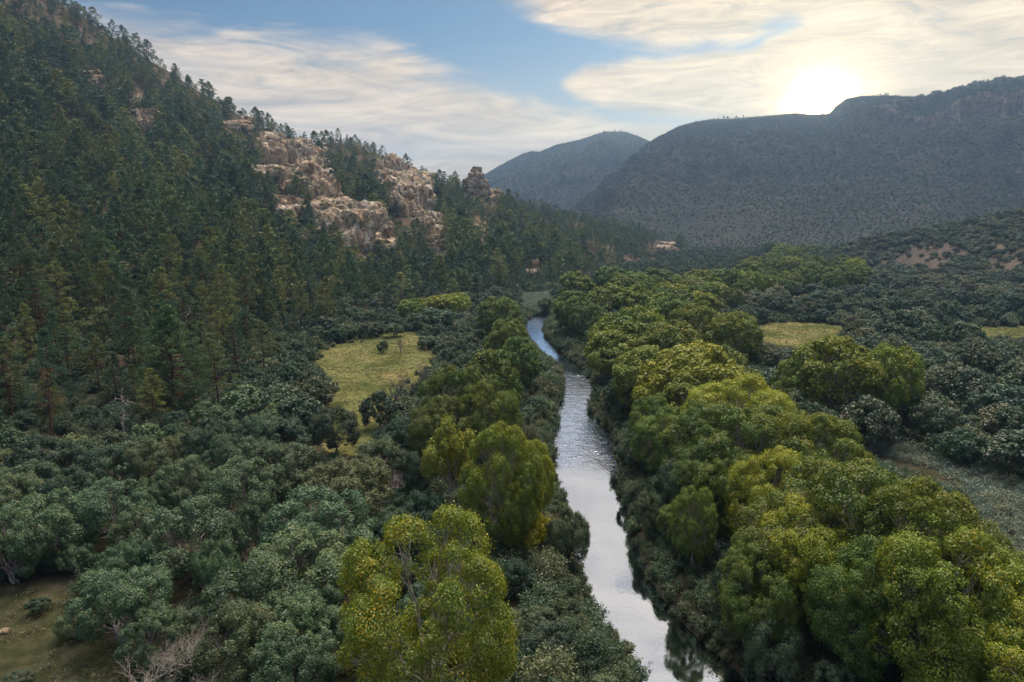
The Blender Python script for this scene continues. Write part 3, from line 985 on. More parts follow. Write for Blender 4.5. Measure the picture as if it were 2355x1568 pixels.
def find(U, Vtop, h, dmin=30, dmax=1500):
    """the point on the land where a plant h tall has its top at (U, Vtop)"""
    x, y, z = ray(U, Vtop)
    k = np.concatenate([np.linspace(dmin, 400, 800), np.linspace(401, dmax, 900)]) / math.hypot(float(x), float(y))
    X, Y, Zr = x * k, y * k, CAMZ + z * k
    g = terrain(X, Y) + h - Zr
    i = np.argmax(g > 0)
    return float(X[i]), float(Y[i]), float(terrain(X[i:i + 1], Y[i:i + 1])[0])


def plant(lib, name, x, y, z, H, R, species, zone, cat, rot=None, var=None, label=None, look='', partnames=('crown', 'trunk')):
    L = LIB[lib]
    p = L[int(rng.integers(len(L))) if var is None else var % len(L)]
    e = bpy.data.objects.new(name, None); COL.objects.link(e)
    e.empty_display_size = 1
    e.location = (x, y, z - 0.05)
    e.rotation_euler = (rng.normal() * 0.03, rng.normal() * 0.03, rng.random() * 6.283 if rot is None else rot)
    e.scale = (R / p['R'], R / p['R'], H / p['H'])
    for me, pn in ((p['c'], partnames[0]), (p['t'], partnames[1])):
        if me is not None:
            o = bpy.data.objects.new(pn, me); COL.objects.link(o); o.parent = e
    e['category'] = cat
    U, V, dep = proj(np.array(x), np.array(y), np.array(z + H * 0.6))
    REC.append(dict(o=e, sp=species, zone=zone, U=float(U), V=float(V), d=math.hypot(x, y), H=H, R=R, label=label, look=look))
    if label:
        e['label'] = label
    return e


TAKEN = []   # x, y, radius of hand-placed crowns

# --- cottonwoods read off the photograph: U, V of the crown top, crown width, height, kind, label
COTT = [
    # right-hand gallery, from the front
    (2440, 1375, 330, 13, 'cotton', 'bright yellow-green cottonwood cut by the right edge at the bottom corner'),
    (2345, 1270, 210, 12, 'cotton', 'yellow-green cottonwood behind the bright one in the bottom right corner'),
    (2175, 1195, 330, 16, 'cotton', 'large rounded cottonwood standing nearest on the right bank'),
    (2010, 1240, 230, 13, 'cottongreen', 'low green cottonwood in front of the great rounded crowns at right'),
    (2140, 1110, 310, 17, 'cotton', 'yellowish cottonwood on the outer side of the gallery beside the sagebrush flat'),
    (1960, 1052, 330, 17, 'cotton', 'broad domed cottonwood in the middle of the right gallery'),
    (1830, 1130, 250, 14, 'cottongreen', 'dark green cottonwood on the river side of the broad domed one'),
    (1760, 1240, 190, 11, 'cottongreen', 'low deep green cottonwood nearest the water on the right bank'),
    (1870, 945, 240, 16, 'cotton', 'yellow-green cottonwood above the sandy flat at the gallery edge'),
    (1745, 930, 260, 16, 'cotton', 'rounded cottonwood just upstream of the broad domed one'),
    (1640, 915, 210, 15, 'cotton', 'soft yellow cottonwood leaning to the river side of its row'),
    (1700, 1030, 180, 12, 'cottongreen', 'small green cottonwood under the rounded yellow crowns'),
    (1700, 860, 230, 16, 'cotton', 'cottonwood with a long crown filling the row behind the yellow ones'),
    (1595, 855, 150, 14, 'cottongreen', 'narrow dark green cottonwood on the inner side of the row'),
    (1500, 900, 110, 12, 'cottongreen', 'pale-limbed young cottonwood by the river opposite the riffle'),
    (1600, 785, 230, 17, 'cotton', 'high-domed cottonwood upstream of the narrow dark one'),
    (1690, 712, 118, 15, 'cotton', 'lone cottonwood standing apart beside the far meadow'),
    (1545, 735, 150, 16, 'cotton', 'cottonwood with a bright rounded top before the long grey-green crown'),
    (1460, 700, 190, 18, 'cotton', 'grey-green wide cottonwood bending over the river bend'),
    (1600, 695, 120, 16, 'cotton', 'yellowish cottonwood on the crest of the upstream gallery'),
    (1540, 670, 140, 17, 'cottongreen', 'green cottonwood behind the bright rounded top upstream'),
    (1400, 645, 110, 15, 'cottongreen', 'green cottonwood right of the head of the river'),
    (1318, 662, 95, 15, 'cottongreen', 'green cottonwood at the last visible bend of the river'),
    (1320, 618, 90, 15, 'cotton', 'cottonwood against the foot of the dark pine slope'),
    (1405, 606, 85, 15, 'cottongreen', 'round cottonwood next to the foot of the pine slope'),
    (1350, 690, 80, 13, 'cottongreen', 'low green cottonwood over the far bend'),
    # alone on the right flat
    (1420, 748, 140, 14, 'cottongreen', 'grey-green cottonwood low over the water below the wide one'),
    (1490, 790, 150, 14, 'cottongreen', 'dull green cottonwood by the water upstream of the narrow dark one'),
    (1530, 935, 130, 12, 'cottongreen', 'dark green cottonwood behind the pale-limbed young one'),
    (1640, 1010, 170, 12, 'cottongreen', 'shaded green cottonwood below the soft yellow one'),
    (1790, 1030, 200, 14, 'cotton', 'cottonwood filling the gap before the broad domed one'),
    (1860, 1150, 240, 14, 'cotton', 'yellow-green cottonwood wedged in front of the broad domed one'),
    (1660, 790, 170, 15, 'cotton', 'cottonwood between the high-domed one and the lone one'),
    (1925, 770, 215, 17, 'cotton', 'tall soft green cottonwood standing out on the right flat'),
    (1840, 815, 120, 13, 'cotton', 'smaller cottonwood leaning left of the tall one on the flat'),
    (2058, 787, 150, 16, 'cotton', 'cottonwood with pale forked trunks right of the tall one on the flat'),
    # left bank
    (1148, 676, 105, 15, 'cottongreen', 'farthest green cottonwood of the left bank row'),
    (1160, 728, 100, 14, 'cottongreen', 'bright green cottonwood by the upper bend on the left bank'),
    (1190, 768, 105, 13, 'cottongreen', 'green cottonwood hanging over the upper reach on the left bank'),
    (1120, 800, 150, 16, 'cotton', 'full yellow-green cottonwood right of the meadow'),
    (1040, 838, 170, 16, 'cotton', 'cottonwood with a ragged top at the meadow corner'),
    (1125, 870, 150, 15, 'cotton', 'yellowish cottonwood between the meadow and the riffle'),
    (1020, 905, 150, 13, 'cottongreen', 'green cottonwood beside the dead brown tree'),
    (1160, 972, 190, 16, 'cotton', 'yellow-green cottonwood with pale limbs above the calm pool'),
    (1215, 1010, 110, 12, 'cotton', 'golden-edged cottonwood at the water above the calm pool'),
]
for (U, V, Wp, h, kd, lab) in COTT:
    x, y, z = find(U, V + 6, h)
    d = math.hypot(x, y)
    dep = proj(np.array(x), np.array(y), np.array(z + h * .6))[2]
    R = float(Wp * dep / F / 2) * (1.12 if U > 1280 and V > 680 and not 1780 < U < 2080 or U > 1700 and V > 860 else 1.0)
    lod = 'near' if d < 105 else 'mid' if d < 230 else 'far'
    plant(kd + '_' + lod, 'cottonwood_tree', x, y, z, h, R, 'cottonwood', 'gallery', 'tree', label=lab)
    TAKEN.append((x, y, R * 0.8))
x, y, z = find(968, 1178, 17)
plant('cotton_open', 'cottonwood_tree', x, y, z, 17, 6.9, 'cottonwood', 'gallery', 'tree', rot=1.0, label='great yellow-green cottonwood with pale limbs at the bottom centre left of the river')
TAKEN.append((x, y, 6.5))
x, y, z = find(1036, 962, 14)
plant('poplar', 'poplar_tree', x, y, z, 14, 3.5, 'poplar', 'gallery', 'tree', rot=0.4, label='upright yellow-topped poplar with slender pale trunk beside the green cottonwoods')
TAKEN.append((x, y, 3.0))
for (U, V, Wp, h, lab) in [(1230, 1180, 95, 5.5, 'small golden bush beside the calm pool on the left bank'),
                           (950, 685, 70, 9, 'pale green willow at the upper end of the meadow, left of its pair'),
                           (1045, 673, 80, 10, 'pale green willow at the upper end of the meadow, right of its pair'),
                           (1000, 680, 75, 9, 'pale green willow in the middle of the clump above the meadow')]:
    x, y, z = find(U, V, h)
    dep = float(proj(np.array(x), np.array(y), np.array(z + h * .6))[2])
    R = Wp * dep / F / 2
    if h < 7:
        plant('goldbush', 'golden_bush', x, y, z, h, R, 'bush', 'bank', 'bush', label=lab)
    else:
        plant('cotton_far', 'willow_tree', x, y, z, h, R, 'willow', 'meadow', 'tree', label=lab)
    TAKEN.append((x, y, R * 0.9))

# --- junipers and oaks of the lower left, read off the photograph
JUN = [(100, 1130, 190, 7, 'juniper'), (250, 1105, 170, 6.5, 'juniper'), (20, 1175, 140, 6.5, 'juniper'), (430, 1150, 210, 7.5, 'juniper'), (320, 1165, 120, 5.5, 'juniper'), (420, 1050, 120, 6.5, 'juniper'), (345, 1090, 90, 5, 'juniper'),
       (555, 1055, 160, 7, 'juniper'), (650, 1020, 170, 7, 'juniper'), (540, 990, 130, 7, 'juniper'), (480, 965, 110, 7, 'oak'), (585, 945, 120, 7, 'juniper'), (790, 1055, 190, 8, 'juniper'), (730, 1130, 230, 8, 'juniper'),
       (690, 1225, 230, 7, 'juniper'), (590, 1290, 210, 7, 'juniper'), (560, 1400, 180, 6, 'juniper'), (640, 1370, 190, 6, 'juniper'), (660, 1465, 170, 5.5, 'juniper'), (720, 1350, 130, 5, 'juniper'),
       (270, 1300, 190, 6, 'juniper'), (340, 1405, 130, 4, 'juniper'), (500, 1240, 100, 6, 'juniper'), (560, 1170, 120, 6, 'juniper'), (590, 1440, 110, 4.5, 'juniper'),
       (170, 1010, 120, 6.5, 'oak'), (80, 1000, 110, 6.5, 'oak'), (250, 1020, 110, 6, 'oak'), (60, 1060, 120, 6, 'oak'), (20, 1090, 120, 6, 'juniper'), (150, 1080, 110, 5.5, 'oak'), (330, 1010, 100, 6, 'oak'), (640, 880, 110, 6, 'oak'), (690, 905, 100, 6, 'oak'),
       (720, 865, 90, 5, 'oak'), (560, 885, 100, 6, 'juniper'), (660, 960, 110, 6, 'oak'), (765, 935, 100, 7, 'oak'), (880, 1005, 110, 7, 'oak'), (830, 1060, 90, 6, 'oak'), (870, 895, 75, 6, 'oak'), (920, 960, 100, 8, 'oak'), (945, 1040, 90, 7, 'oak'),
       (880, 780, 28, 3.6, 'oak'), (1000, 705, 100, 8, 'oak'), (790, 742, 50, 5, 'oak'), (745, 725, 60, 6, 'oak'), (850, 738, 55, 5, 'oak'), (905, 740, 50, 4.5, 'oak'), (1030, 770, 70, 5, 'oak'), (985, 768, 60, 4, 'oak'),
       (85, 1372, 55, 1.7, 'oak'), (165, 1398, 75, 1.6, 'juniper'), (40, 1545, 60, 1.2, 'oak'), (1310, 1170, 105, 7, 'oak'), (1190, 1290, 80, 4, 'oak'), (1420, 870, 90, 8, 'oak'), (1540, 960, 130, 9, 'oak'), (1470, 990, 90, 7, 'oak'), (1555, 1150, 90, 6, 'cottongreen'),
       (1540, 1055, 100, 9, 'oak'), (1600, 1120, 110, 10, 'cottongreen'), (1705, 1275, 130, 9, 'oak'), (1775, 1410, 130, 7, 'oak'), (1500, 1130, 80, 6, 'oak'), (2105, 890, 150, 8, 'oak'), (1255, 680, 40, 6, 'oak'), (1440, 1010, 60, 4, 'oak'), (2320, 925, 130, 6.5, 'scrub'), (2360, 990, 170, 7, 'scrub')]
for (U, V, Wp, h, kd) in JUN:
    if V > 830 and Wp > 60 and U < 900:
        h += 1.3; Wp *= 1.15
    x, y, z = find(U, V + 3, h)
    d = math.hypot(x, y)
    dep = float(proj(np.array(x), np.array(y), np.array(z + h * .6))[2])
    R = Wp * dep / F / 2
    lod = 'near' if d < 120 else 'mid'
    nm = {'juniper': 'juniper_tree', 'oak': 'oak_tree', 'scrub': 'scrub_bush', 'cottongreen': 'cottonwood_tree'}[kd]
    plant(kd + '_' + lod, nm, x, y, z, h, R, kd if kd != 'cottongreen' else 'cottonwood', 'low', 'tree' if kd != 'scrub' else 'bush')
    TAKEN.append((x, y, R * 0.75))

# --- hero pines
for (U, V, h, R, lib, lab) in [
        (378, 702, 21, 6.3, 'pine_hero', 'great broad-crowned pine standing forward at the foot of the slope'),
        (492, 765, 16, 3.6, 'pine_near', 'slimmer pine leaning against the right of the great broad-crowned pine'),
        (165, 470, 22, 4.6, 'pine_near', 'tall pine with a bare lower trunk high above the red snag'),
        (30, 430, 24, 4.4, 'pine_near', 'tallest straight-trunked pine near the left edge halfway up'),
        (525, 665, 17, 3.8, 'pine_near', 'round-topped pine above and right of the great pine'),
        (600, 735, 14, 3.4, 'pine_near', 'smaller pine between the great pine and the meadow'),
        (355, 595, 18, 4.2, 'pine_near', 'pine directly uphill of the great broad-crowned pine'),
        (210, 530, 22, 4.6, 'pine_near', 'tall pine beside the bare-trunked one, slightly lower'),
        (130, 600, 17, 4.0, 'pine_near', 'olive pine below the two tall pines'),
        (5, 780, 15, 4.0, 'pine_near', 'olive pine cut by the left edge level with the red snag')]:
    x, y, z = find(U, V, h)
    plant(lib, 'pine_tree', x, y, z, h, R, 'pine', 'slope', 'tree', label=lab)
    TAKEN.append((x, y, R * 0.9))

# --- dead trees
def dead(name, mesh, U, V, h, label, cat='dead tree', rot=0.0, nm='trunk', s=1.0):
    x, y, z = find(U, V, h)
    e = bpy.data.objects.new(name, mesh); COL.objects.link(e)
    e.location = (x, y, z - 0.1); e.rotation_euler = (0, 0, rot); e.scale = (s,) * 3
    e['label'] = label; e['category'] = cat
    TAKEN.append((x, y, 1.6))
    return e


def dmesh(n, vf, m):
    return new_mesh(n, vf[0], vf[1], M[m], smooth=True)


dead('dead_tree', dmesh('bare_grey_tree', bare_tree(601, 6.5, 5.2, 0.17, 6, 3), 'palebark'), 438, 1440, 6.5, 'leafless pale grey tree with spreading twigs at the bottom left of centre')
dead('dead_tree', dmesh('bare_brown_tree', bare_tree(602, 9, 4.2, 0.2, 5, 3), 'brownwood'), 905, 845, 9, 'bare brown tree with spreading limbs at the edge of the meadow')
dead('dead_tree', dmesh('bare_small', bare_tree(603, 5.0, 2.2, 0.12, 5, 3), 'brownwood'), 919, 778, 4.6, 'small leafless tree standing alone in the meadow')
dead('dead_tree', dmesh('bare_slim', bare_tree(604, 8, 2.0, 0.14, 5, 3), 'greywood'), 888, 1035, 9, 'slender bare grey tree behind the great cottonwood at the bottom centre')
dead('dead_tree', dmesh('bare_mid', bare_tree(605, 7, 3.2, 0.16, 5, 3), 'brownwood'), 962, 843, 6, 'low bare brown tree between the meadow and the left bank cottonwoods')
dead('dead_snag', dmesh('red_snag', snag_tree(606, 14, 0.3, 16, 2.4), 'redbark'), 98, 832, 14, 'red-barked dead snag with broken grey limbs near the left edge')
dead('dead_snag', dmesh('grey_snag', snag_tree(607, 15, 0.28, 26, 3.6, -2.5, 0.3), 'greywood'), 462, 690, 14, 'grey dead snag with drooping branches behind the great pine')
dead('dead_snag', dmesh('grey_snag', snag_tree(608, 9, 0.16, 12, 1.8, 0.3, 0.3), 'greywood'), 275, 905, 8, 'thin grey dead snag at the foot of the slope left of the great pine')
TAKEN[-8] = (TAKEN[-8][0], TAKEN[-8][1], 5.0)
TAKEN_A = np.array(TAKEN)

# ------------------------------------------------------------------ rock outcrops
def block(c, size, rotz, seed, n=16, p=5.0, disp=0.16, tilt=0.0, roll=0.0):
    """rough rock block: superellipsoid with cracks and ledges"""
    g = np.linspace(-1, 1, n)
    vs, fs, off = [], [], 0
    for ax in range(3):
        for sg in (-1, 1):
            a, b = np.meshgrid(g, g, indexing='ij')
            q = np.zeros((n * n, 3)); q[:, ax] = sg; q[:, (ax + 1) % 3] = a.ravel(); q[:, (ax + 2) % 3] = b.ravel()
            f = gridfaces(n, n)
            if sg > 0:
                f = f[:, ::-1]
            vs.append(q); fs.append(f + off); off += n * n
    q = np.concatenate(vs)
    q = q / (np.abs(q) ** p).sum(1, keepdims=True) ** (1 / p)
    size = np.asarray(size, float)
    P = q * size
    w = P + np.array([seed * 13.7, seed * 7.1, seed * 3.3])
    S = size.mean()
    k = 4.0 / S
    n1 = vn3(w[:, 0] * k * .5, w[:, 1] * k * .5, w[:, 2] * k * .3, 1) - 0.5
    cr = 1 - np.abs(2 * vn3(w[:, 0] * k * 0.75, w[:, 1] * k * 0.75, w[:, 2] * k * 0.3, 2) - 1)
    n3 = vn3(w[:, 0] * k * 2.3, w[:, 1] * k * 2.3, w[:, 2] * k * 1.6, 3) - 0.5
    led = np.floor(w[:, 2] * k * 0.9) % 2
    dsp = 1 + disp * 2.6 * n1 - disp * 1.5 * np.clip(cr - 0.62, 0, 1) * 2.2 + disp * 0.9 * n3 + led * disp * 0.2
    P = P * dsp[:, None]
    ct, st_ = math.cos(tilt), math.sin(tilt)
    P = np.stack([P[:, 0], P[:, 1] * ct - P[:, 2] * st_ * 0.5, P[:, 1] * st_ + P[:, 2] * ct], 1)
    cr_, sr_ = math.cos(roll), math.sin(roll)
    P = np.stack([P[:, 0] * cr_ - P[:, 2] * sr_, P[:, 1], P[:, 0] * sr_ + P[:, 2] * cr_], 1)
    cz, sz = math.cos(rotz), math.sin(rotz)
    P = np.stack([P[:, 0] * cz - P[:, 1] * sz, P[:, 0] * sz + P[:, 1] * cz, P[:, 2]], 1)
    return P + np.asarray(c), np.concatenate(fs)


ROCKPOLY = []


def outcrop(name, label, poly, nblk, bw, bh, seed, extra=None, dsh=0.0):
    r = np.random.default_rng(seed)
    acc = Acc()
    us = [p[0] for p in poly]; vs = [p[1] for p in poly]
    got, tries, pts = 0, 0, []
    ctr = []
    while got < nblk and tries < 6000:
        tries += 1
        u = r.uniform(min(us), max(us)); v = r.uniform(min(vs), max(vs))
        if not inpoly(np.array([u]), np.array([v]), poly)[0]:
            continue
        if any(math.hypot(u - a, (v - b)) < (max(us) - min(us)) * 0.9 / math.sqrt(nblk) * 0.62 for a, b in pts) and tries < 4000:
            continue
        pts.append((u, v))
        got += 1
    first = None
    for (u, v) in pts:
        x, y, z = find(u, v, 0.0)
        if math.hypot(x, y) < 180:      # this line of sight clears the land: no rock there
            continue
        if first is None:
            first = (x, y, z)
        s = bw * (0.45 + 1.0 * r.random())
        hgt = bh * (0.5 + 1.2 * r.random() ** 1.5)
        back = hgt * 0.25
        dd_ = math.hypot(x, y); ux, uy = x / dd_, y / dd_
        ctr.append((np.array([x + ux * (back + dsh), y + uy * (back + dsh), z - hgt * 0.25]), s, hgt))
        acc.add(block((x + ux * (back + dsh), y + uy * (back + dsh), z - hgt * 0.25), (s, s * 0.9, hgt), -math.atan2(x, y) + r.normal() * 0.5, seed * 10 + len(acc.v), disp=0.13, p=7.0, tilt=r.uniform(-0.1, 0.35), roll=r.normal() * 0.15))
    if extra:
        for e in extra:
            acc.add(block(*e))
            ctr.append((np.array(e[0]), float(e[1][0]), float(e[1][2])))
    # a saddle of rock between any blocks that stand apart, so that the outcrop is one body
    grp = list(range(len(ctr)))
    pr = sorted((float(np.linalg.norm((ctr[i][0] - ctr[j][0]))), i, j) for i in range(len(ctr)) for j in range(i))
    for dd_, i, j in pr:
        if grp[i] == grp[j]:
            continue
        old = grp[i]; grp = [grp[j] if g_ == old else g_ for g_ in grp]
        if 75 > dd_ > 0.9 * (ctr[i][1] + ctr[j][1]):
            for f_ in (0.33, 0.67):
                c_ = ctr[i][0] * (1 - f_) + ctr[j][0] * f_
                acc.add(block(c_, (min(max(dd_ * 0.3, 2.0), 12.0),) * 2 + (0.75 * min(ctr[i][2], ctr[j][2]),), 0.3, seed * 7 + i, disp=0.12))
    V_, F_ = acc.get()
    base = V_.mean(0); base[2] = V_[:, 2].min()
    me = new_mesh(name, V_ - base, F_, M['rock'], smooth=False)
    o = obj(name, me, label=label, category='rock outcrop', group='rock outcrops on the pine slope')
    o.location = base
    ROCKPOLY.append(poly)
    return o


outcrop('rock_outcrop', 'largest pale cliff of lichened rock on the pine slope',
        [(600, 330), (630, 318), (665, 340), (690, 330), (720, 350), (745, 395), (775, 420), (760, 455), (810, 480), (845, 530), (870, 590), (820, 580), (770, 560), (735, 540), (712, 500), (700, 470), (690, 440), (640, 430), (600, 418), (585, 390)], 36, 10, 14, 3)
outcrop('rock_outcrop', 'orange-tinged cliff right of the largest cliff on the slope',
        [(868, 392), (900, 385), (950, 405), (965, 430), (985, 465), (960, 490), (920, 500), (900, 480), (900, 440), (870, 430)], 15, 9.5, 14, 4)
outcrop('rock_outcrop', 'long broken rib of rock running down below the orange-tinged cliff',
        [(960, 500), (985, 490), (1010, 520), (1028, 570), (1025, 592), (1005, 580), (980, 555)], 11, 5.5, 12, 5)
outcrop('rock_outcrop', 'low cream rock below and left of the overhang of the largest cliff',
        [(632, 455), (660, 448), (685, 460), (685, 500), (650, 495), (635, 480)], 8, 4.0, 5, 6)
outcrop('rock_outcrop', 'cream buttress between the two big cliffs',
        [(850, 535), (880, 520), (905, 530), (905, 585), (880, 590), (858, 580)], 9, 4.2, 8, 7)
outcrop('rock_outcrop', 'small dark-capped outcrop just under the ridge line left of the largest cliff',
        [(515, 285), (545, 272), (575, 285), (570, 305), (540, 308), (515, 300)], 8, 6.5, 6, 8)
outcrop('rock_outcrop', 'orange rock wall among the pines in the upper left',
        [(300, 240), (320, 232), (342, 262), (342, 300), (318, 300), (305, 270)], 8, 5, 8, 9)
outcrop('rock_outcrop', 'faint ledge of rock uphill of the orange rock wall',
        [(205, 175), (235, 190), (255, 205), (245, 215), (215, 200)], 6, 5, 4, 10)
outcrop('rock_outcrop', 'small grey outcrop at the foot of the slope near the far river bend',
        [(1212, 612), (1228, 604), (1238, 625), (1228, 640), (1214, 632)], 5, 3.5, 6, 12)
outcrop('rock_outcrop', 'pale rock patch at the end of the pine slope far up the valley',
        [(1505, 545), (1535, 545), (1555, 570), (1540, 580), (1515, 572)], 5, 3.5, 4.5, 13)
outcrop('rock_outcrop', 'low stone ledge in the pines right of centre on the upper slope',
        [(1075, 515), (1100, 505), (1130, 530), (1105, 540)], 4, 4, 4, 14)
# knob with the balanced rock on the skyline
_az, _te = azel(1096, 436)
_d = 598.0; _x, _y = math.sin(math.radians(_az)) * _d, math.cos(math.radians(_az)) * _d
_z = CAMZ + _d * _te
outcrop('rock_spire', 'rock knob with a balanced block on the skyline where the ridge ends',
        [(1062, 440), (1075, 425), (1120, 425), (1140, 445), (1160, 462), (1100, 455)], 14, 6, 7, 15,
        extra=[((_x, _y, _z + 2), (10, 8, 8), 0.1, 901), ((_x - 1, _y, _z + 9), (6.5, 6, 5), 0.3, 902), ((_x, _y, _z + 13.5), (4.6, 4.4, 3.6), 0.2, 903),
               ((_x + 0.2, _y, _z + 17.3), (4.2, 4, 1.8), 0.0, 904), ((_x - 8.5, _y, _z + 5), (3.4, 4, 4), 0.4, 905)])
# boulders in the clearing and on the slope
for i, (u, v, s, lab) in enumerate([(12, 1456, 0.45, 'pale boulder lying in the clearing at the left edge'), (180, 1430, 0.28, 'small pale stone in the clearing right of the boulder'), (363, 1110, 1.2, 'grey boulder between the great pine and the red snag'),
                                    (508, 1375, 0.4, 'pale upright stone among the junipers near the bottom')]):
    if i == 2:
        u, v = 362, 870
    x, y, z = find(u, v, 0.0)
    P, f = block((0, 0, s * 0.35), (s, s * 0.8, s * 0.6), 0.5 * i, 700 + i, n=9, p=3.0)
    o = obj('boulder', new_mesh('boulder', P, f, M['rock'], smooth=True), label=lab, category='boulder')
    o.location = (x, y, z)


# ------------------------------------------------------------------ filling the land with plants
def inv_pix(x, y, z):
    return proj(x, y, z)


def jgrid(x0, x1, y0, y1, sp, seed):
    r = np.random.default_rng(seed)
    gx, gy = np.meshgrid(np.arange(x0, x1, sp), np.arange(y0, y1, sp), indexing='ij')
    gx = gx + r.uniform(-0.46, 0.46, gx.shape) * sp; gy = gy + r.uniform(-0.46, 0.46, gy.shape) * sp
    return gx.ravel(), gy.ravel(), r


def free(x, y, pad=0.0):
    ok = np.ones(len(x), bool)
    for a in TAKEN_A:
        ok &= np.hypot(x - a[0], y - a[1]) > a[2] + pad
    return ok


VIS_RIVER = [(1210, 739), (1275, 716), (1262, 735), (1242, 765), (1285, 806), (1290, 826), (1340, 850), (1355, 880), (1368, 902), (1355, 942), (1370, 966), (1405, 996), (1412, 1045), (1425, 1105), (1432, 1155), (1450, 1245), (1485, 1322), (1505, 1405), (1560, 1450), (1640, 1568),
             (1485, 1568), (1438, 1512), (1385, 1438), (1351, 1345), (1325, 1245), (1305, 1155), (1280, 1112), (1280, 1045), (1284, 969), (1288, 933), (1305, 912), (1305, 853), (1262, 824), (1248, 809), (1214, 769)]
KEEP = [VIS_RIVER, MEADOW_L, MEADOW_R, SAGE_F, SAGE_R, CLEAR_BL, [(1040, 715), (1085, 712), (1070, 735), (1040, 745)], [(2080, 754), (2400, 750), (2400, 768), (2100, 772)]]


def clearview(x, y, z, H, R, polys=KEEP, f=0.85):
    ok = np.ones(len(x), bool)
    for (ox, oz) in ((0, 0), (0, 0.5), (0, 1.0), (-f, 0.5), (f, 0.5), (-0.6, 0.85), (0.6, 0.85)):
        U, V, _ = proj(x + ox * R, y, z + oz * H)
        for p in polys:
            ok &= ~inpoly(U, V, p)
    return ok


def pts_cloud(name, x, y, z, sc, libs, seed, label, cat=None, hs=None, tilt=0.04, fine=None):
    """one mass of plants nobody could count"""
    r = np.random.default_rng(seed)
    n = len(x)
    col = bpy.data.collections.new(name + '_kinds')
    for li, (lib, wgt) in enumerate(libs):
        for k, p in enumerate(LIB[lib]):
            if 'comb' not in p:
                (cv, cf), (tv, tf), fm, bm = p['raw']
                p['comb'] = new_mesh(lib, np.concatenate([cv, tv]), [cf, tf + len(cv)], [M[fm], M[bm]], midx=np.concatenate([np.zeros(len(cf)), np.ones(len(tf))]))
            o = bpy.data.objects.new('%02d_%02d_' % (li, k) + lib, p['comb']); col.objects.link(o)
    starts, s0 = [], 0
    for lib, w in libs:
        starts.append((s0, len(LIB[lib]), w)); s0 += len(LIB[lib])
    w = np.array([s[2] for s in starts]); ch = r.choice(len(libs), n, p=w / w.sum())
    if fine is not None:   # the last kind is the finely leaved one for what stands near
        ch = np.where(fine, len(libs) - 1, np.where(ch == len(libs) - 1, 0, ch))
    idx = np.array([starts[c][0] + r.integers(starts[c][1]) for c in ch], np.int32)
    me = bpy.data.meshes.new(name)
    me.vertices.add(n); me.vertices.foreach_set('co', np.stack([x, y, z], 1).astype(np.float32).ravel())
    a = me.attributes.new('kind_index', 'INT', 'POINT'); a.data.foreach_set('value', idx)
    a = me.attributes.new('turn', 'FLOAT_VECTOR', 'POINT')
    rot = np.stack([r.normal(size=n) * tilt, r.normal(size=n) * tilt, r.random(n) * 6.283], 1)
    a.data.foreach_set('vector', rot.astype(np.float32).ravel())
    a = me.attributes.new('size', 'FLOAT_VECTOR', 'POINT')
    if hs is None:
        hs = sc
    a.data.foreach_set('vector', np.stack([sc, sc, hs], 1).astype(np.float32).ravel())
    ng = bpy.data.node_groups.new(name, 'GeometryNodeTree')
    ng.interface.new_socket('Geometry', in_out='INPUT', socket_type='NodeSocketGeometry')
    ng.interface.new_socket('Geometry', in_out='OUTPUT', socket_type='NodeSocketGeometry')
    gi = ng.nodes.new('NodeGroupInput'); go = ng.nodes.new('NodeGroupOutput')
    ci = ng.nodes.new('GeometryNodeCollectionInfo'); ci.inputs[0].default_value = col
    ci.inputs['Separate Children'].default_value = True; ci.inputs['Reset Children'].default_value = True
    ip = ng.nodes.new('GeometryNodeInstanceOnPoints'); ip.inputs['Pick Instance'].default_value = True

    def na(nm, t):
        q = ng.nodes.new('GeometryNodeInputNamedAttribute'); q.data_type = t; q.inputs['Name'].default_value = nm
        return [o for o in q.outputs if o.enabled][0]
    L = ng.links
    L.new(gi.outputs[0], ip.inputs['Points']); L.new(ci.outputs[0], ip.inputs['Instance'])
    L.new(na('kind_index', 'INT'), ip.inputs['Instance Index'])
    L.new(na('turn', 'FLOAT_VECTOR'), ip.inputs['Rotation'])
    L.new(na('size', 'FLOAT_VECTOR'), ip.inputs['Scale'])
    L.new(ip.outputs[0], go.inputs[0])
    o = obj(name, me, kind='stuff', label=label)
    if cat:
        o['category'] = cat
    md = o.modifiers.new('scatter', 'NODES'); md.node_group = ng
    return o


LIM = 40.0  # degrees either side that are planted
# ---- pines on the long left slope
px, py, r_ = jgrid(-700, 330, 70, 1250, 4.5, 31)
az = np.degrees(np.arctan2(px, py)); dist = np.hypot(px, py)
m = (az > -LIM - 3) & (az < 17) & (dist > 95)
keepp = r_.random(len(px)) < np.clip(1.1 - dist / 900, 0.42, 1)
m &= keepp
px, py, az, dist = px[m], py[m], az[m], dist[m]
lh = left_hill(px, py); va = valley(px, py)
dr = np.interp(az, TR[:, 0], TR[:, 2])
m = (lh > va + 0.4) & (dist < dr + 45)
px, py, az, dist, pz = px[m], py[m], az[m], dist[m], lh[m]
PU, PV, _ = proj(px, py, pz)
m = free(px, py, -0.5) & (PU > -350)
gap = fbm(px / 26, py / 26, 90, 3)
m &= ~((gap > 0.66) & (r_.random(len(px)) < 0.75))
for p in ROCKPOLY:
    m &= ~inpoly(PU, PV, p)
px, py, az, dist, pz, PU, PV = [q[m] for q in (px, py, az, dist, pz, PU, PV)]
n = len(px)
sel = r_.random(n)
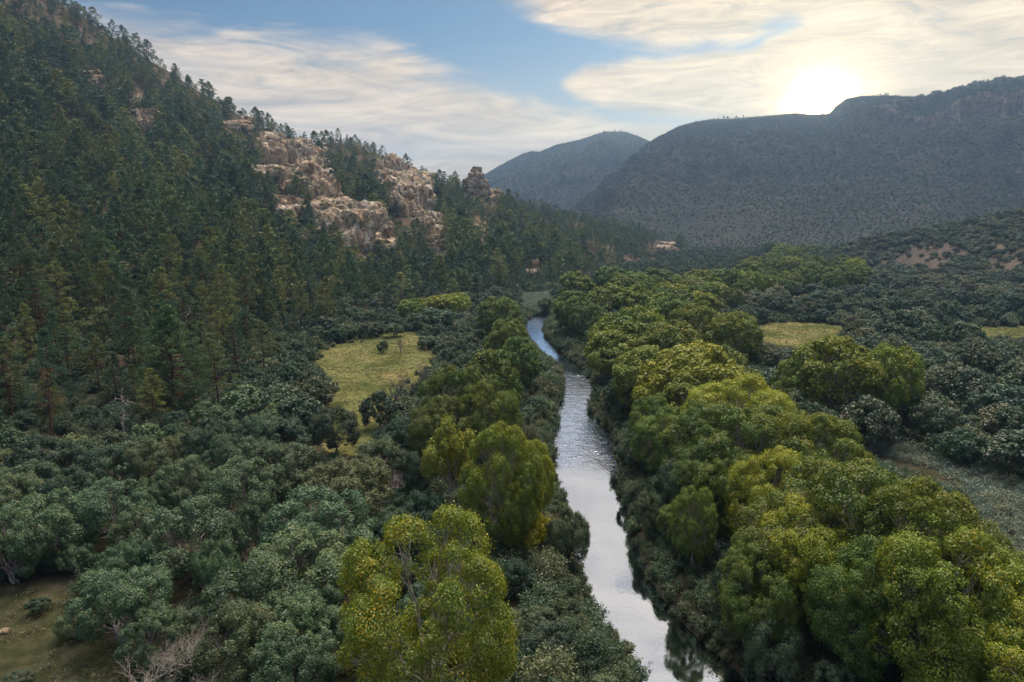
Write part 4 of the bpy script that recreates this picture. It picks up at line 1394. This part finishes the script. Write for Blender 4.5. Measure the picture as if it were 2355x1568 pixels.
# lower slope towards the flat: more oaks and junipers
df = np.interp(az, FT[:, 0], FT[:, 1]); low = 1 - sstep(0, 75, dist - df)
kind = np.where(sel < 0.22 + 0.0 * low, 1, 0)      # 0 pine 1 fir 2 oak
kind = np.where((sel > 0.93 - 0.42 * low), 2, kind)
Hh = np.where(kind == 0, (7.5 + 14.5 * r_.random(n) ** 1.2), np.where(kind == 1, r_.uniform(6, 14, n), r_.uniform(3, 5.5, n)))
Hh *= np.where(low > 0.5, 0.85, 1.0)
Hh = Hh * np.interp(dist, [0, 380, 600], [1, 1, 0.68])
# keep the cliffs and the meadow in view
vis = clearview(px, py, pz, Hh, Hh * 0.2, [MEADOW_L, VIS_RIVER, SAGE_F], 0.8)
rockclear = clearview(px, py, pz, Hh * 0.8, Hh * 0.15, ROCKPOLY, 0.6) | (r_.random(n) < 0.12)
vis &= rockclear
px, py, az, dist, pz, PU, PV, kind, Hh = [q[vis] for q in (px, py, az, dist, pz, PU, PV, kind, Hh)]
print('slope plants', len(px), (kind == 0).sum(), (kind == 1).sum(), (kind == 2).sum())
inview = (PU > -30) & (PU < 2380) & (PV > -60) & (PV < 1700)
used = np.zeros(len(px), bool)
for kd, nm, lib, cap in ((0, 'pine_tree', 'pine', 285), (1, 'fir_tree', 'fir', 150), (2, 'oak_tree', 'oak', 100)):
    ii = np.where((kind == kd) & inview)[0]
    ii = ii[np.argsort(-(Hh[ii] / dist[ii]))][:cap]
    used[ii] = True
    for i in ii:
        H = float(Hh[i])
        R = H * (0.19 + 0.08 * rng.random()) if kd == 0 else H * (0.18 + 0.06 * rng.random()) if kd == 1 else H * 0.55
        lb = lib + ('_near' if dist[i] < 210 or kd < 2 and dist[i] < 230 else '_far')
        plant(lb, nm, float(px[i]), float(py[i]), float(pz[i]), H, R, lib, 'slope', 'tree')
rest = ~used
for kd, nm, lib, base, ar, lab in ((0, 'pine_forest', 'pine_far', 18.0, 1.42, 'olive green pine forest covering the long left slope'), (1, 'fir_forest', 'fir_far', 14.0, 1.15, 'darker narrow conifers mixed through the pine slope'),
                               (2, 'slope_scrub', 'oak_far', 6.0, 1.2, 'dark oak scrub between the conifers of the slope')):
    k = rest & (kind == kd)
    s = Hh[k] / base
    pts_cloud(nm, px[k], py[k], pz[k] - 0.1, s * ar * r_.uniform(0.85, 1.2, k.sum()), [(lib, 1)], 50 + kd, lab, 'forest' if kd < 2 else 'scrub', hs=s)

# ---- valley floor fill
px, py, r_ = jgrid(-420, 620, 34, 950, 4.6, 41)
az = np.degrees(np.arctan2(px, py)); dist = np.hypot(px, py)
m = (np.abs(az) < LIM)
m &= (r_.random(len(px)) < np.clip(1.25 - dist / 700, 0.4, 1))
px, py, az, dist = px[m], py[m], az[m], dist[m]
va = valley(px, py); lh = left_hill(px, py); rh = np.where(az > 22.8, right_hill(px, py), -99)
m = (va > lh + 0.2) & (va > rh + 0.2)
rd, rs = river_dist(px, py)
m &= rd > 2.2
px, py, az, dist, pz, rd, rs = [q[m] for q in (px, py, az, dist, va, rd, rs)]
U, V, _ = proj(px, py, pz)
n = len(px)
# which plant where
zone = np.full(n, '', object); H = np.zeros(n); R = np.zeros(n)
left = rs < 0
near_bank = rd < 7
rnd = r_.random(n)
COTZ = inpoly(U, V, [(1280, 600), (1480, 572), (1700, 572), (1880, 600), (1960, 640), (1990, 672), (1900, 690), (1760, 700), (1700, 735), (1560, 790), (1440, 760), (1290, 700)])
for i in range(n):
    u, v, d = U[i], V[i], dist[i]
    if near_bank[i]:
        if d < 330:
            zone[i] = 'bank'; H[i] = r_.uniform(2.2, 4.2) ; R[i] = r_.uniform(1.7, 2.5)
        continue
    if left[i]:
        if rd[i] < 16 and d < 110:
            zone[i] = 'bank' if rnd[i] < 0.75 else 'oakL'; H[i] = r_.uniform(2.5, 4.5); R[i] = r_.uniform(1.9, 2.8)
        elif v > 930 and u < 900:
            if rnd[i] < 0.32:
                zone[i] = 'jun' if rnd[i] < 0.24 else 'oakL'; H[i] = r_.uniform(2.6, 6.2) ; R[i] = H[i] * r_.uniform(.45, .6)
        else:
            if rnd[i] < 0.85:
                zone[i] = 'oakL'; H[i] = r_.uniform(3, 6); R[i] = H[i] * .5
    else:
        if COTZ[i] and rnd[i] < 0.45:
            if rnd[i] < 0.17:
                zone[i] = 'cotF'; H[i] = r_.uniform(11, 16); R[i] = H[i] * r_.uniform(.40, .55)
            elif rnd[i] < 0.3:
                zone[i] = 'scrub'; H[i] = r_.uniform(4, 7); R[i] = H[i] * .5
        elif rd[i] < 34:
            if rnd[i] < 0.8:
                zone[i] = 'oakR'; H[i] = r_.uniform(4, 9); R[i] = H[i] * .45
        else:
            if rnd[i] < 0.60:
                zone[i] = 'scrub'; H[i] = 3.0 + 6.5 * r_.random() ** 1.6; R[i] = H[i] * r_.uniform(.48, .66)
ok = (zone != '')
ok &= clearview(px, py, pz, H, R)
fr = free(px, py, 0.3)
ok &= fr | ((zone == 'bank'))
# junipers must not crowd the hand-placed crowns
px, py, pz, dist, U, V, zone, H, R, rd = [q[ok] for q in (px, py, pz, dist, U, V, zone, H, R, rd)]
inview = (U > -60) & (U < 2420) & (V < 1760)
for zn, nm, lib, near, far, cap, cat in (('bank', 'bank_willow', 'willow', 'willow_near', 'willow_mid', 270, 'bush'), ('jun', 'juniper_tree', 'juniper', 'juniper_near', 'juniper_mid', 200, 'tree'), ('oakL', 'oak_tree', 'oak', 'oak_near', 'oak_mid', 120, 'tree'),
                                    ('oakR', 'oak_tree', 'oak', 'oak_near', 'oak_mid', 60, 'tree'), ('cotF', 'cottonwood_tree', 'cottonwood', 'cottongreen_far', 'cottongreen_far', 240, 'tree'), ('scrub', 'scrub_bush', 'scrub', 'scrub_near', 'scrub_mid', 290, 'bush')):
    ii = np.where((zone == zn) & inview)[0]
    ii = ii[np.argsort(-(H[ii] / dist[ii]))]
    print(zn, len(ii))
    for i in ii[:cap]:
        lb = near if dist[i] < 120 else far
        if zn == 'scrub' and rng.random() < 0.4:
            lb = lb.replace('scrub', 'oak')
        if zn == 'cotF' and rng.random() < 0.25:
            lb = 'cotton_far'
        if zn == 'bank' and dist[i] < 130 and rng.random() < 0.2:
            lb = 'oak_near'
        plant(lb, nm, float(px[i]), float(py[i]), float(pz[i]), float(H[i]), float(R[i]), lib, zn, cat)
    rr_ = ii[cap:]
    if len(rr_):
        L0 = LIB[far][0]
        pts_cloud({'bank': 'bank_brush', 'jun': 'juniper_wood', 'oakL': 'oak_thicket', 'oakR': 'riverside_thicket', 'cotF': 'distant_woods', 'scrub': 'valley_scrub'}[zn],
                  px[rr_], py[rr_], pz[rr_], R[rr_] / L0['R'], [({'scrub': 'scrub_far', 'oakL': 'oak_far', 'oakR': 'oak_far'}.get(zn, far), 1)], 60 + len(zn), {'bank': 'grey-green brush along the water', 'jun': 'juniper wood on the left flat', 'oakL': 'dark oak thicket on the left flat',
                  'oakR': 'dark thicket under the right-hand cottonwoods', 'cotF': 'distant woods filling the valley floor', 'scrub': 'grey-green scrub covering the right flat'}[zn], 'brush', hs=H[rr_] / L0['H'])

# ---- low sagebrush, grass and brush: masses nobody could count
px, py, r_ = jgrid(-200, 420, 34, 420, 1.25, 51)
z = valley(px, py); U, V, _ = proj(px, py, z)
m = (py > 5) & (inpoly(U, V, SAGE_R) | inpoly(U, V, SAGE_F) | (inpoly(U, V, MID_L) & (r_.random(len(px)) < 0.5)))
m &= z < 4
px_, py_, z_ = px[m], py[m], z[m]
s = r_.uniform(0.7, 1.7, len(px_))
pts_cloud('sagebrush', px_, py_, z_, s, [('sage', 1)], 71, 'grey-green sagebrush covering the open flats', 'sagebrush', hs=s * 0.9)
px, py, r_ = jgrid(-160, 330, 34, 330, 0.95, 52)
z = valley(px, py); U, V, _ = proj(px, py, z)
w1 = (fbm(px / 7, py / 7, 8, 3))
m = (py > 5) & (inpoly(U, V, MEADOW_L) | inpoly(U, V, MEADOW_R) | (inpoly(U, V, CLEAR_BL) & (w1 > 0.40)) | (inpoly(U, V, MEADOW_R2)))
m &= r_.random(len(px)) < 0.55
px_, py_, z_ = px[m], py[m], z[m]
s = r_.uniform(0.35, 0.8, len(px_)) * np.where(py_ < 90, 2.0, 1.0)
pts_cloud('grass', px_, py_, z_, s, [('tuft', 1)], 72, 'yellow-green grass tufts of the meadows', 'grass', hs=s * 0.9)
# brush skirt at the water's edge
px, py, r_ = jgrid(-60, 260, 34, 330, 1.3, 53)
rd, rs = river_dist(px, py); z = valley(px, py)
m = (rd > 0.2) & (rd < 5.0) & (r_.random(len(px)) < 0.85)
px_, py_, z_ = px[m], py[m], z[m]
s = r_.uniform(0.25, 0.62, len(px_))
pts_cloud('riverside_brush', px_, py_, z_, s, [('willow_mid', 1)], 73, 'low grey-green brush overhanging the water along both banks', 'brush', hs=s)
# undergrowth between the trees on the valley floor
px, py, r_ = jgrid(-300, 420, 34, 420, 2.3, 56)
az = np.degrees(np.arctan2(px, py)); rd, rs = river_dist(px, py); z = valley(px, py)
H = r_.uniform(1.0, 2.6, len(px)) * np.clip(rd / 6, 0.5, 1.25); U_g, V_g, _ = proj(px, py, z)
m = (np.abs(az) < LIM) & (rd > 1.5) & (z > left_hill(px, py) + 0.2) & (r_.random(len(px)) < np.where((U_g < 900) & (V_g > 930), 0.2, 0.8))
nzz = fbm(px / 5, py / 5, 33, 3) - 0.5
rag = inpoly(U_g + nzz * 120, V_g + nzz * 45, MEADOW_L) | (inpoly(U_g, V_g + 12, MEADOW_L) & inpoly(U_g, V_g - 12, MEADOW_L) & inpoly(U_g + 30, V_g, MEADOW_L) & inpoly(U_g - 30, V_g, MEADOW_L))
m &= (np.where(az > 22.8, right_hill(px, py), -9) < z) & clearview(px, py, z, H, H * 0.3, [k_ for k_ in KEEP if k_ is not MEADOW_L]) & ~rag
H = np.where(inpoly(U_g, V_g - 8, MEADOW_L) | inpoly(U_g, V_g, MEADOW_L), H * 0.5, H)
px_, py_, z_ = px[m], py[m], z[m]
s = H[m] / 3.2
pts_cloud('undergrowth', px_, py_, z_, s * 1.35, [('willow_mid', 2), ('brush_dark', 4), ('brush_fine', 1)], 75, fine=np.hypot(px_, py_) < 125, label='dark undergrowth between the trees of the valley floor', cat='undergrowth', hs=s)
px, py, r_ = jgrid(-420, 150, 70, 420, 2.9, 59)
az = np.degrees(np.arctan2(px, py)); dist = np.hypot(px, py); z = left_hill(px, py)
H = r_.uniform(1.2, 3.4, len(px))
m = (az > -42) & (az < 12) & (dist < 400) & (z > valley(px, py) - 0.3) & (r_.random(len(px)) < 0.72) & clearview(px, py, z, H, H * 0.3, KEEP + ROCKPOLY)
s = H[m] / 3.2
pts_cloud('slope_undergrowth', px[m], py[m], z[m] - 0.1, s * 1.4, [('willow_mid', 1), ('brush_dark', 4), ('brush_fine', 1)], 77, fine=np.hypot(px[m], py[m]) < 170, label='dark undergrowth between the pines on the lower slope', cat='undergrowth', hs=s)
# scrub stippling the far mountains
for nm, fn, T_, a0, a1, d0, sp_, sd_, lab in (('mountain_scrub', mount2, TM2, 5, 40, 820, 5.0, 57, 'dark scrub stippling the face of the great mountain'), ('far_mountain_scrub', mount1, TM1, -6, 17, 1300, 9.5, 58, 'scrub stippling the farther blue mountain')):
    px, py, r_ = jgrid(-400, 1500, 600, 2600, sp_, sd_)
    az = np.degrees(np.arctan2(px, py)); dist = np.hypot(px, py)
    dr = np.interp(az, T_[:, 0], T_[:, 2])
    m = (az > a0) & (az < a1) & (dist > d0) & (dist < dr + 15) & (0.45 * fbm(px / 70, py / 70, 95, 4) + 0.75 * (1 - ridged(px / 330, py / 330, 60 if sp_ < 8 else 80, 4)) + 0.32 * r_.random(len(px)) > 0.42)
    px, py, dist, dr = px[m], py[m], dist[m], dr[m]
    s = r_.uniform(0.2, 0.6, len(px)) * np.interp(dist / dr, [0.45, 0.8], [0.7, 1.1]) * (1.0 if sp_ < 8 else 1.3) * np.where(dist > dr - 30, 0.6, 1)
    pts_cloud(nm, px, py, fn(px, py) - 0.3, s, [('brush_tiny', 1)], 76, lab, 'scrub', hs=s)
# scrub on the right hill
px, py, r_ = jgrid(150, 700, 150, 800, 3.6, 54)
az = np.degrees(np.arctan2(px, py)); dist = np.hypot(px, py)
rh = right_hill(px, py)
m = (az > 22.8) & (az < 42) & (rh > valley(px, py)) & (dist < np.interp(az, RR[:, 0], RR[:, 2]) + 30) 
m &= (r_.random(len(px)) < 0.8)
ex = rr_extra(px, py, rh)
m &= ~((ex > 0.5) & (r_.random(len(px)) < 0.8))
px_, py_, z_ = px[m], py[m], rh[m]
s = r_.uniform(0.35, 0.85, len(px_))
pts_cloud('hill_scrub', px_, py_, z_, s, [('scrub_far', 2), ('oak_far', 1)], 74, 'dark scrub dotting the low hill on the right', 'scrub', hs=s * 0.9)

# ---- small pines on the far skylines
def skyline(T, fn, u0, u1, n, seed, lab, zn):
    r = np.random.default_rng(seed)
    for k in range(n):
        u = r.uniform(u0, u1)
        a, te = azel(u, 300)
        a = float(a)
        te = float(np.interp(a, T[:, 0], T[:, 1])); d = float(np.interp(a, T[:, 0], T[:, 2]))
        # the azimuth of a skyline pixel depends a little on its height
        x, y = math.sin(math.radians(a)) * (d - 2), math.cos(math.radians(a)) * (d - 2)
        z = float(fn(np.array([x]), np.array([y]))[0])
        h = r.uniform(4, 8)
        plant('oak_far' if r.random() < 0.5 else 'fir_far', 'skyline_pine', x, y, z - 0.5, h, h * 0.34, 'skyline pine', zn, 'tree')


skyline(TM1, mount1, 1385, 1470, 16, 1, '', 'on the crest of the far blue mountain')
skyline(TM2, mount2, 1635, 1720, 14, 2, '', 'on the dark mountain crest left of the sun')
skyline(TM2, mount2, 1975, 2035, 14, 3, '', 'on the dark mountain crest right of the sun')
skyline(TM2, mount2, 2110, 2150, 4, 4, '', 'in the saddle right of the sun')
skyline(TM2, mount2, 2190, 2354, 20, 5, '', 'on the high shoulder at the right edge')

# ------------------------------------------------------------------ labels: rows by nearness, then from the left
ORD = ['first', 'second', 'third', 'fourth', 'fifth', 'sixth', 'seventh', 'eighth', 'ninth', 'tenth', 'eleventh', 'twelfth', 'thirteenth', 'fourteenth', 'fifteenth', 'sixteenth', 'seventeenth', 'eighteenth', 'nineteenth', 'twentieth',
       'twenty-first', 'twenty-second', 'twenty-third', 'twenty-fourth', 'twenty-fifth', 'twenty-sixth', 'twenty-seventh', 'twenty-eighth', 'twenty-ninth', 'thirtieth']
DESC = {('pine', 'slope'): ('olive green pine on the left slope', 'pines of the left slope'),
        ('fir', 'slope'): ('dark narrow conifer on the left slope', 'narrow conifers of the left slope'),
        ('oak', 'slope'): ('round dark oak under the slope pines', 'oaks among the slope pines'),
        ('juniper', 'low'): ('full blue-green juniper at lower left', 'large junipers of the lower left'),
        ('oak', 'low'): ('dark rounded oak on the valley floor', 'dark oaks of the valley floor'),
        ('cottonwood', 'low'): ('small bright green tree on the right bank', 'small trees on the right bank'),
        ('scrub', 'low'): ('large grey-green bush at the right edge', 'bushes at the right edge'),
        ('willow', 'bank'): ('grey-green willow bush by the river', 'willow bushes along the river'),
        ('juniper', 'jun'): ('blue-green juniper between the larger ones', 'junipers of the lower left'),
        ('oak', 'oakL'): ('low dark oak left of the river', 'low oaks left of the river'),
        ('oak', 'oakR'): ('dark understorey oak right of the river', 'oaks under the right-hand cottonwoods'),
        ('cottonwood', 'cotF'): ('distant round-crowned cottonwood up the valley', 'distant cottonwoods up the valley'),
        ('scrub', 'scrub'): ('grey-green bush on the right flat', 'bushes on the right flat')}
sets = {}
for rec in REC:
    sets.setdefault((rec['sp'], rec['zone']), []).append(rec)
for key, L in sets.items():
    todo = [q for q in L if not q['label']]
    desc, grp = DESC.get(key, ('small pine ' + key[1], 'small pines ' + key[1]))
    if len(L) > 1 and key[1] != 'gallery':
        for q in L:
            q['o']['group'] = grp
    elif key == ('cottonwood', 'gallery'):
        for q in L:
            q['o']['group'] = 'cottonwoods along the river'
    if not todo:
        continue
    if key[0] == 'skyline pine':
        todo.sort(key=lambda q: q['U'])
        for k, q in enumerate(todo):
            q['o']['label'] = f'{desc}, {ORD[k]} from the left'
        continue
    todo.sort(key=lambda q: q['d'])
    rowlen = max(8, min(30, int(math.ceil(len(todo) / 30)) if len(todo) > 240 else 10))
    nrow = int(math.ceil(len(todo) / rowlen))
    for k in range(nrow):
        row = sorted(todo[k * rowlen:(k + 1) * rowlen], key=lambda q: q['U'])
        for j, q in enumerate(row):
            pos = 'leftmost' if j == 0 else 'rightmost' if j == len(row) - 1 else ORD[j] + ' from left'
            near = 'nearest' if k == 0 else (ORD[k] + ' nearest')
            q['o']['label'] = f"{desc}, {pos} in its {near} row"
print('individual plants', len(REC))

# ------------------------------------------------------------------ sky, sun, air
SUNU, SUNV = 1886, 250
sx, sy, sz = [float(t) for t in ray(SUNU, SUNV)]
sn = math.sqrt(sx * sx + sy * sy + sz * sz); SD = (sx / sn, sy / sn, sz / sn)
sun_az = math.atan2(sx, sy); sun_el = math.asin(SD[2])
ld = bpy.data.lights.new('sun', 'SUN'); lo = bpy.data.objects.new('sun', ld); COL.objects.link(lo)
ld.energy = 2.0; ld.angle = math.radians(0.5); ld.color = (1.0, 0.60, 0.28)
lo.rotation_euler = Vector(SD).to_track_quat('Z', 'Y').to_euler()
lo.location = (0, 0, 400)

w = bpy.data.worlds.new('World'); scene.world = w; w.use_nodes = True
nt = w.node_tree; nt.nodes.clear()
out = N(nt, 'ShaderNodeOutputWorld'); bg = N(nt, 'ShaderNodeBackground')
nt.links.new(bg.outputs[0], out.inputs[0])
sky = N(nt, 'ShaderNodeTexSky'); sky.sky_type = 'NISHITA'; sky.sun_disc = False
sky.sun_elevation = sun_el; sky.sun_rotation = sun_az
sky.altitude = 1500; sky.air_density = 1.0; sky.dust_density = 0.6; sky.ozone_density = 2.0
tc = N(nt, 'ShaderNodeTexCoord'); DIR = tc.outputs['Generated']
sp = N(nt, 'ShaderNodeSeparateXYZ'); nt.links.new(DIR, sp.inputs[0])
dx, dy, dz = sp.outputs
RAD = 57.29578
azn = math_(nt, 'MULTIPLY', math_(nt, 'ARCTAN2', dx, dy), RAD)
eln = math_(nt, 'MULTIPLY', math_(nt, 'ARCSINE', dz), RAD)
# wind-drawn fibres: stretch along a line falling to the right
comb = N(nt, 'ShaderNodeCombineXYZ'); nt.links.new(azn, comb.inputs[0]); nt.links.new(eln, comb.inputs[1])


def wnoise(rot, scl, scale, detail=5, dist=0.0, off=(0, 0, 0), rough=0.55):
    mp = N(nt, 'ShaderNodeMapping'); mp.inputs['Rotation'].default_value = (0, 0, math.radians(rot)); mp.inputs['Scale'].default_value = scl; mp.inputs['Location'].default_value = off
    nt.links.new(comb.outputs[0], mp.inputs[0])
    n = N(nt, 'ShaderNodeTexNoise'); n.inputs['Scale'].default_value = scale; n.inputs['Detail'].default_value = detail; n.inputs['Distortion'].default_value = dist; n.inputs['Roughness'].default_value = rough
    nt.links.new(mp.outputs[0], n.inputs['Vector'])
    return n.outputs['Fac']


fib = wnoise(-13, (0.10, 0.50, 1), 1.0, 8, 0.9)
fib3 = wnoise(-17, (0.13, 0.75, 1), 1.0, 9, 1.4, (2, 8, 0), 0.66)
fib2 = wnoise(-12, (0.05, 0.30, 1), 1.0, 4, 0.6, (5, 3, 0))
puff = wnoise(0, (0.16, 0.30, 1), 1.0, 6, 0.8, (9, 1, 0))


def curve(pts):
    """edge elevation (degrees) as a function of azimuth, from picture points"""
    q = sorted([(float(azel(u, v)[0]), math.degrees(math.atan(float(azel(u, v)[1])))) for u, v in pts])
    fc = N(nt, 'ShaderNodeFloatCurve')
    c = fc.mapping.curves[0]
    P = [((a + 60) / 120, (e + 20) / 60) for a, e in q]
    c.points[0].location = (0, P[0][1]); c.points[1].location = (1, P[-1][1])
    for a, e in P:
        c.points.new(a, e)
    for p_ in c.points:
        p_.handle_type = 'AUTO_CLAMPED'
    fc.mapping.update()
    nt.links.new(math_(nt, 'MULTIPLY_ADD', azn, 1 / 120, 0.5, clamp=True), fc.inputs['Value'])
    return math_(nt, 'MULTIPLY_ADD', fc.outputs[0], 60, -20)


def soft(x, lo_, hi_):
    mr = N(nt, 'ShaderNodeMapRange'); mr.interpolation_type = 'SMOOTHSTEP'; mr.inputs['From Min'].default_value = lo_; mr.inputs['From Max'].default_value = hi_
    nt.links.new(x, mr.inputs['Value'])
    return mr.outputs[0]


fw = math_(nt, 'MULTIPLY_ADD', fib, 5.0, -2.5)
pw = math_(nt, 'MULTIPLY_ADD', puff, 5.0, -2.5)
e1 = curve([(-200, -60), (150, -10), (400, 40), (560, 70), (700, 85), (850, 85), (930, 105), (1000, 150), (1160, 195), (1300, 235), (1450, 275), (1560, 285), (1700, 290), (1900, 300), (2400, 330)])
d1 = math_(nt, 'ADD', math_(nt, 'SUBTRACT', e1, eln), fw)
c1 = soft(d1, -0.7, 2.2)
# thinner towards the horizon gaps
thin = ramp(nt, [(0.33, (0.6, 0.6, 0.6)), (0.48, (1, 1, 1))], fib2)
c1 = math_(nt, 'MULTIPLY', c1, thin.outputs[0])
e2 = curve([(900, -60), (1110, 22), (1200, 50), (1300, 78), (1420, 100), (1560, 114), (1700, 108), (1800, 60), (1900, 160), (2100, 210), (2400, 230)])
e2b = curve([(900, -300), (1105, 30), (1180, 20), (1240, 0), (1300, -60), (1400, -200), (2400, -900)])
d2 = math_(nt, 'ADD', math_(nt, 'SUBTRACT', eln, e2), math_(nt, 'MULTIPLY', fw, 0.8))
c2 = math_(nt, 'MULTIPLY', soft(d2, -0.6, 1.4), soft(math_(nt, 'ADD', azn, math_(nt, 'MULTIPLY', fw, 0.8)), -3.5, 3.0))
e3 = curve([(1000, 400), (1230, 235), (1268, 190), (1330, 155), (1420, 132), (1560, 118), (1700, 112), (1800, 60), (2100, 0), (2400, 0)])
e4 = curve([(1000, 150), (1230, 180), (1275, 205), (1330, 235), (1450, 262), (1560, 272), (1700, 300), (1800, 330), (2400, 350)])
c3 = math_(nt, 'MULTIPLY', soft(math_(nt, 'ADD', math_(nt, 'SUBTRACT', e3, eln), math_(nt, 'MULTIPLY', pw, 0.35)), -0.2, 0.9),
           soft(math_(nt, 'ADD', math_(nt, 'SUBTRACT', eln, e4), math_(nt, 'MULTIPLY', pw, 0.35)), -0.3, 1.0))
c3 = math_(nt, 'MULTIPLY', c3, soft(azn, 3.2, 4.6))
cl = math_(nt, 'MAXIMUM', c1, math_(nt, 'MAXIMUM', c2, c3))
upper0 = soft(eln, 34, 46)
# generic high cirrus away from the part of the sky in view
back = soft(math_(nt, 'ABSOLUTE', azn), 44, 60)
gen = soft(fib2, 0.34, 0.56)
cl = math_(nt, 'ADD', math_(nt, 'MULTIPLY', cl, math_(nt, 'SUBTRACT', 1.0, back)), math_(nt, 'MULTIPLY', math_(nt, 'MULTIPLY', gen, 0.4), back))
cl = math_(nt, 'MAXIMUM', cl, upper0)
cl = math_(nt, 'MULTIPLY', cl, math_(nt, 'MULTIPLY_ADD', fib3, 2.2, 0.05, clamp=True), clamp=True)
# a bright patch added to the sky out of view, above the frame
# put overhead and ahead to light crown tops and leave near sides dark
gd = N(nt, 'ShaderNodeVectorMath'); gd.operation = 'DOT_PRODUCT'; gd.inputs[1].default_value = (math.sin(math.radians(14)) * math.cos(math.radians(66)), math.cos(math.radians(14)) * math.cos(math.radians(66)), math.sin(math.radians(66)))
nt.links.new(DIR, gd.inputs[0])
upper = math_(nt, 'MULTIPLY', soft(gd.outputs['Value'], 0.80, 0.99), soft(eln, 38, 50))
# distance from the sun
dot = N(nt, 'ShaderNodeVectorMath'); dot.operation = 'DOT_PRODUCT'; dot.inputs[1].default_value = SD
nt.links.new(DIR, dot.inputs[0])
ang = math_(nt, 'MULTIPLY', math_(nt, 'ARCCOSINE', math_(nt, 'MINIMUM', dot.outputs['Value'], 0.999999)), RAD)


def expo(width, amp):
    q = math_(nt, 'MULTIPLY', ang, -1.0 / width)
    return math_(nt, 'MULTIPLY', math_(nt, 'EXPONENT', q), amp)


# clouds: lit by the low sun behind them, warmer and brighter near it
cbri = math_(nt, 'ADD', math_(nt, 'ADD', expo(14, 0.06), 0.76), math_(nt, 'MULTIPLY', upper, 10.0))  # last term is the added, unseen overhead glow
tex = math_(nt, 'MULTIPLY', math_(nt, 'MULTIPLY_ADD', fib, 0.9, 0.55), math_(nt, 'MULTIPLY_ADD', fib3, 1.7, 0.18))
cbri = math_(nt, 'MULTIPLY', cbri, tex)
ccol = ramp(nt, [(0.0, (1.0, 0.80, 0.50)), (0.35, (1.0, 0.75, 0.47)), (0.8, (1.0, 0.79, 0.56)), (1.0, (0.92, 0.86, 0.86))], math_(nt, 'MULTIPLY', ang, 1 / 70.0, clamp=True))
vm = N(nt, 'ShaderNodeVectorMath'); vm.operation = 'SCALE'; nt.links.new(ccol.outputs[0], vm.inputs[0]); nt.links.new(cbri, vm.inputs['Scale'])
SKYK = 0.066
vs = N(nt, 'ShaderNodeVectorMath'); vs.operation = 'SCALE'; nt.links.new(mixc(nt, 1.0, sky.outputs[0], (0.86, 1.04, 1.14), 'MULTIPLY'), vs.inputs[0]); vs.inputs['Scale'].default_value = SKYK
low = mixc(nt, math_(nt, 'MULTIPLY', soft(eln, 15, 3), 0.55), vs.outputs[0], (0.62, 0.50, 0.34))
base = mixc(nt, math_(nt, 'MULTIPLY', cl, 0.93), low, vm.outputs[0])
# bright air round the sun
g1 = expo(5.0, 0.34)
g2 = expo(0.7, 60.0)
gcol = N(nt, 'ShaderNodeVectorMath'); gcol.operation = 'SCALE'; gcol.inputs[0].default_value = (1.0, 0.74, 0.38); nt.links.new(g1, gcol.inputs['Scale'])
add = N(nt, 'ShaderNodeVectorMath'); add.operation = 'ADD'; nt.links.new(base, add.inputs[0]); nt.links.new(gcol.outputs[0], add.inputs[1])
gc2 = N(nt, 'ShaderNodeVectorMath'); gc2.operation = 'SCALE'; gc2.inputs[0].default_value = (1.0, 0.60, 0.22); nt.links.new(g2, gc2.inputs['Scale'])
add2 = N(nt, 'ShaderNodeVectorMath'); add2.operation = 'ADD'; nt.links.new(add.outputs[0], add2.inputs[0]); nt.links.new(gc2.outputs[0], add2.inputs[1])
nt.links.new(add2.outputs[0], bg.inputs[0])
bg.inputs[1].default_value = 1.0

# air: pale haze in one closed box round everything
hm, hnt, hout = mat('haze')
pv = N(hnt, 'ShaderNodeVolumePrincipled'); pv.inputs['Color'].default_value = (0.30, 0.55, 1.0, 1); pv.inputs['Density'].default_value = 0.00020; pv.inputs['Anisotropy'].default_value = 0.55
hnt.links.new(pv.outputs[0], hout.inputs['Volume'])
s = 5300.0; zt = 560.0; zb = -1.0 + min(-1.3, float(Z.min()) if False else -1.3) - 60
vb = np.array([[x_, y_, z_] for x_ in (-s, s) for y_ in (-s, s) for z_ in (zb, zt)], float)
fb = np.array([[0, 1, 3, 2], [4, 6, 7, 5], [0, 4, 5, 1], [2, 3, 7, 6], [0, 2, 6, 4], [1, 5, 7, 3]])
hz = obj('haze', new_mesh('haze', vb, fb, hm), kind='stuff', label='thin blue evening haze filling the valley')

# ------------------------------------------------------------------ render settings
scene.render.engine = 'CYCLES'
cy = scene.cycles
cy.max_bounces = 6; cy.diffuse_bounces = 3; cy.glossy_bounces = 2; cy.transmission_bounces = 3; cy.volume_bounces = 0; cy.transparent_max_bounces = 4
cy.use_denoising = True
try:
    cy.denoiser = 'OPENIMAGEDENOISE'
except Exception:
    pass
cy.sample_clamp_indirect = 6
cy.caustics_reflective = False; cy.caustics_refractive = False
scene.view_settings.view_transform = 'Standard'
scene.view_settings.look = 'None'
scene.view_settings.exposure = 0.36
scene.view_settings.gamma = 1.0
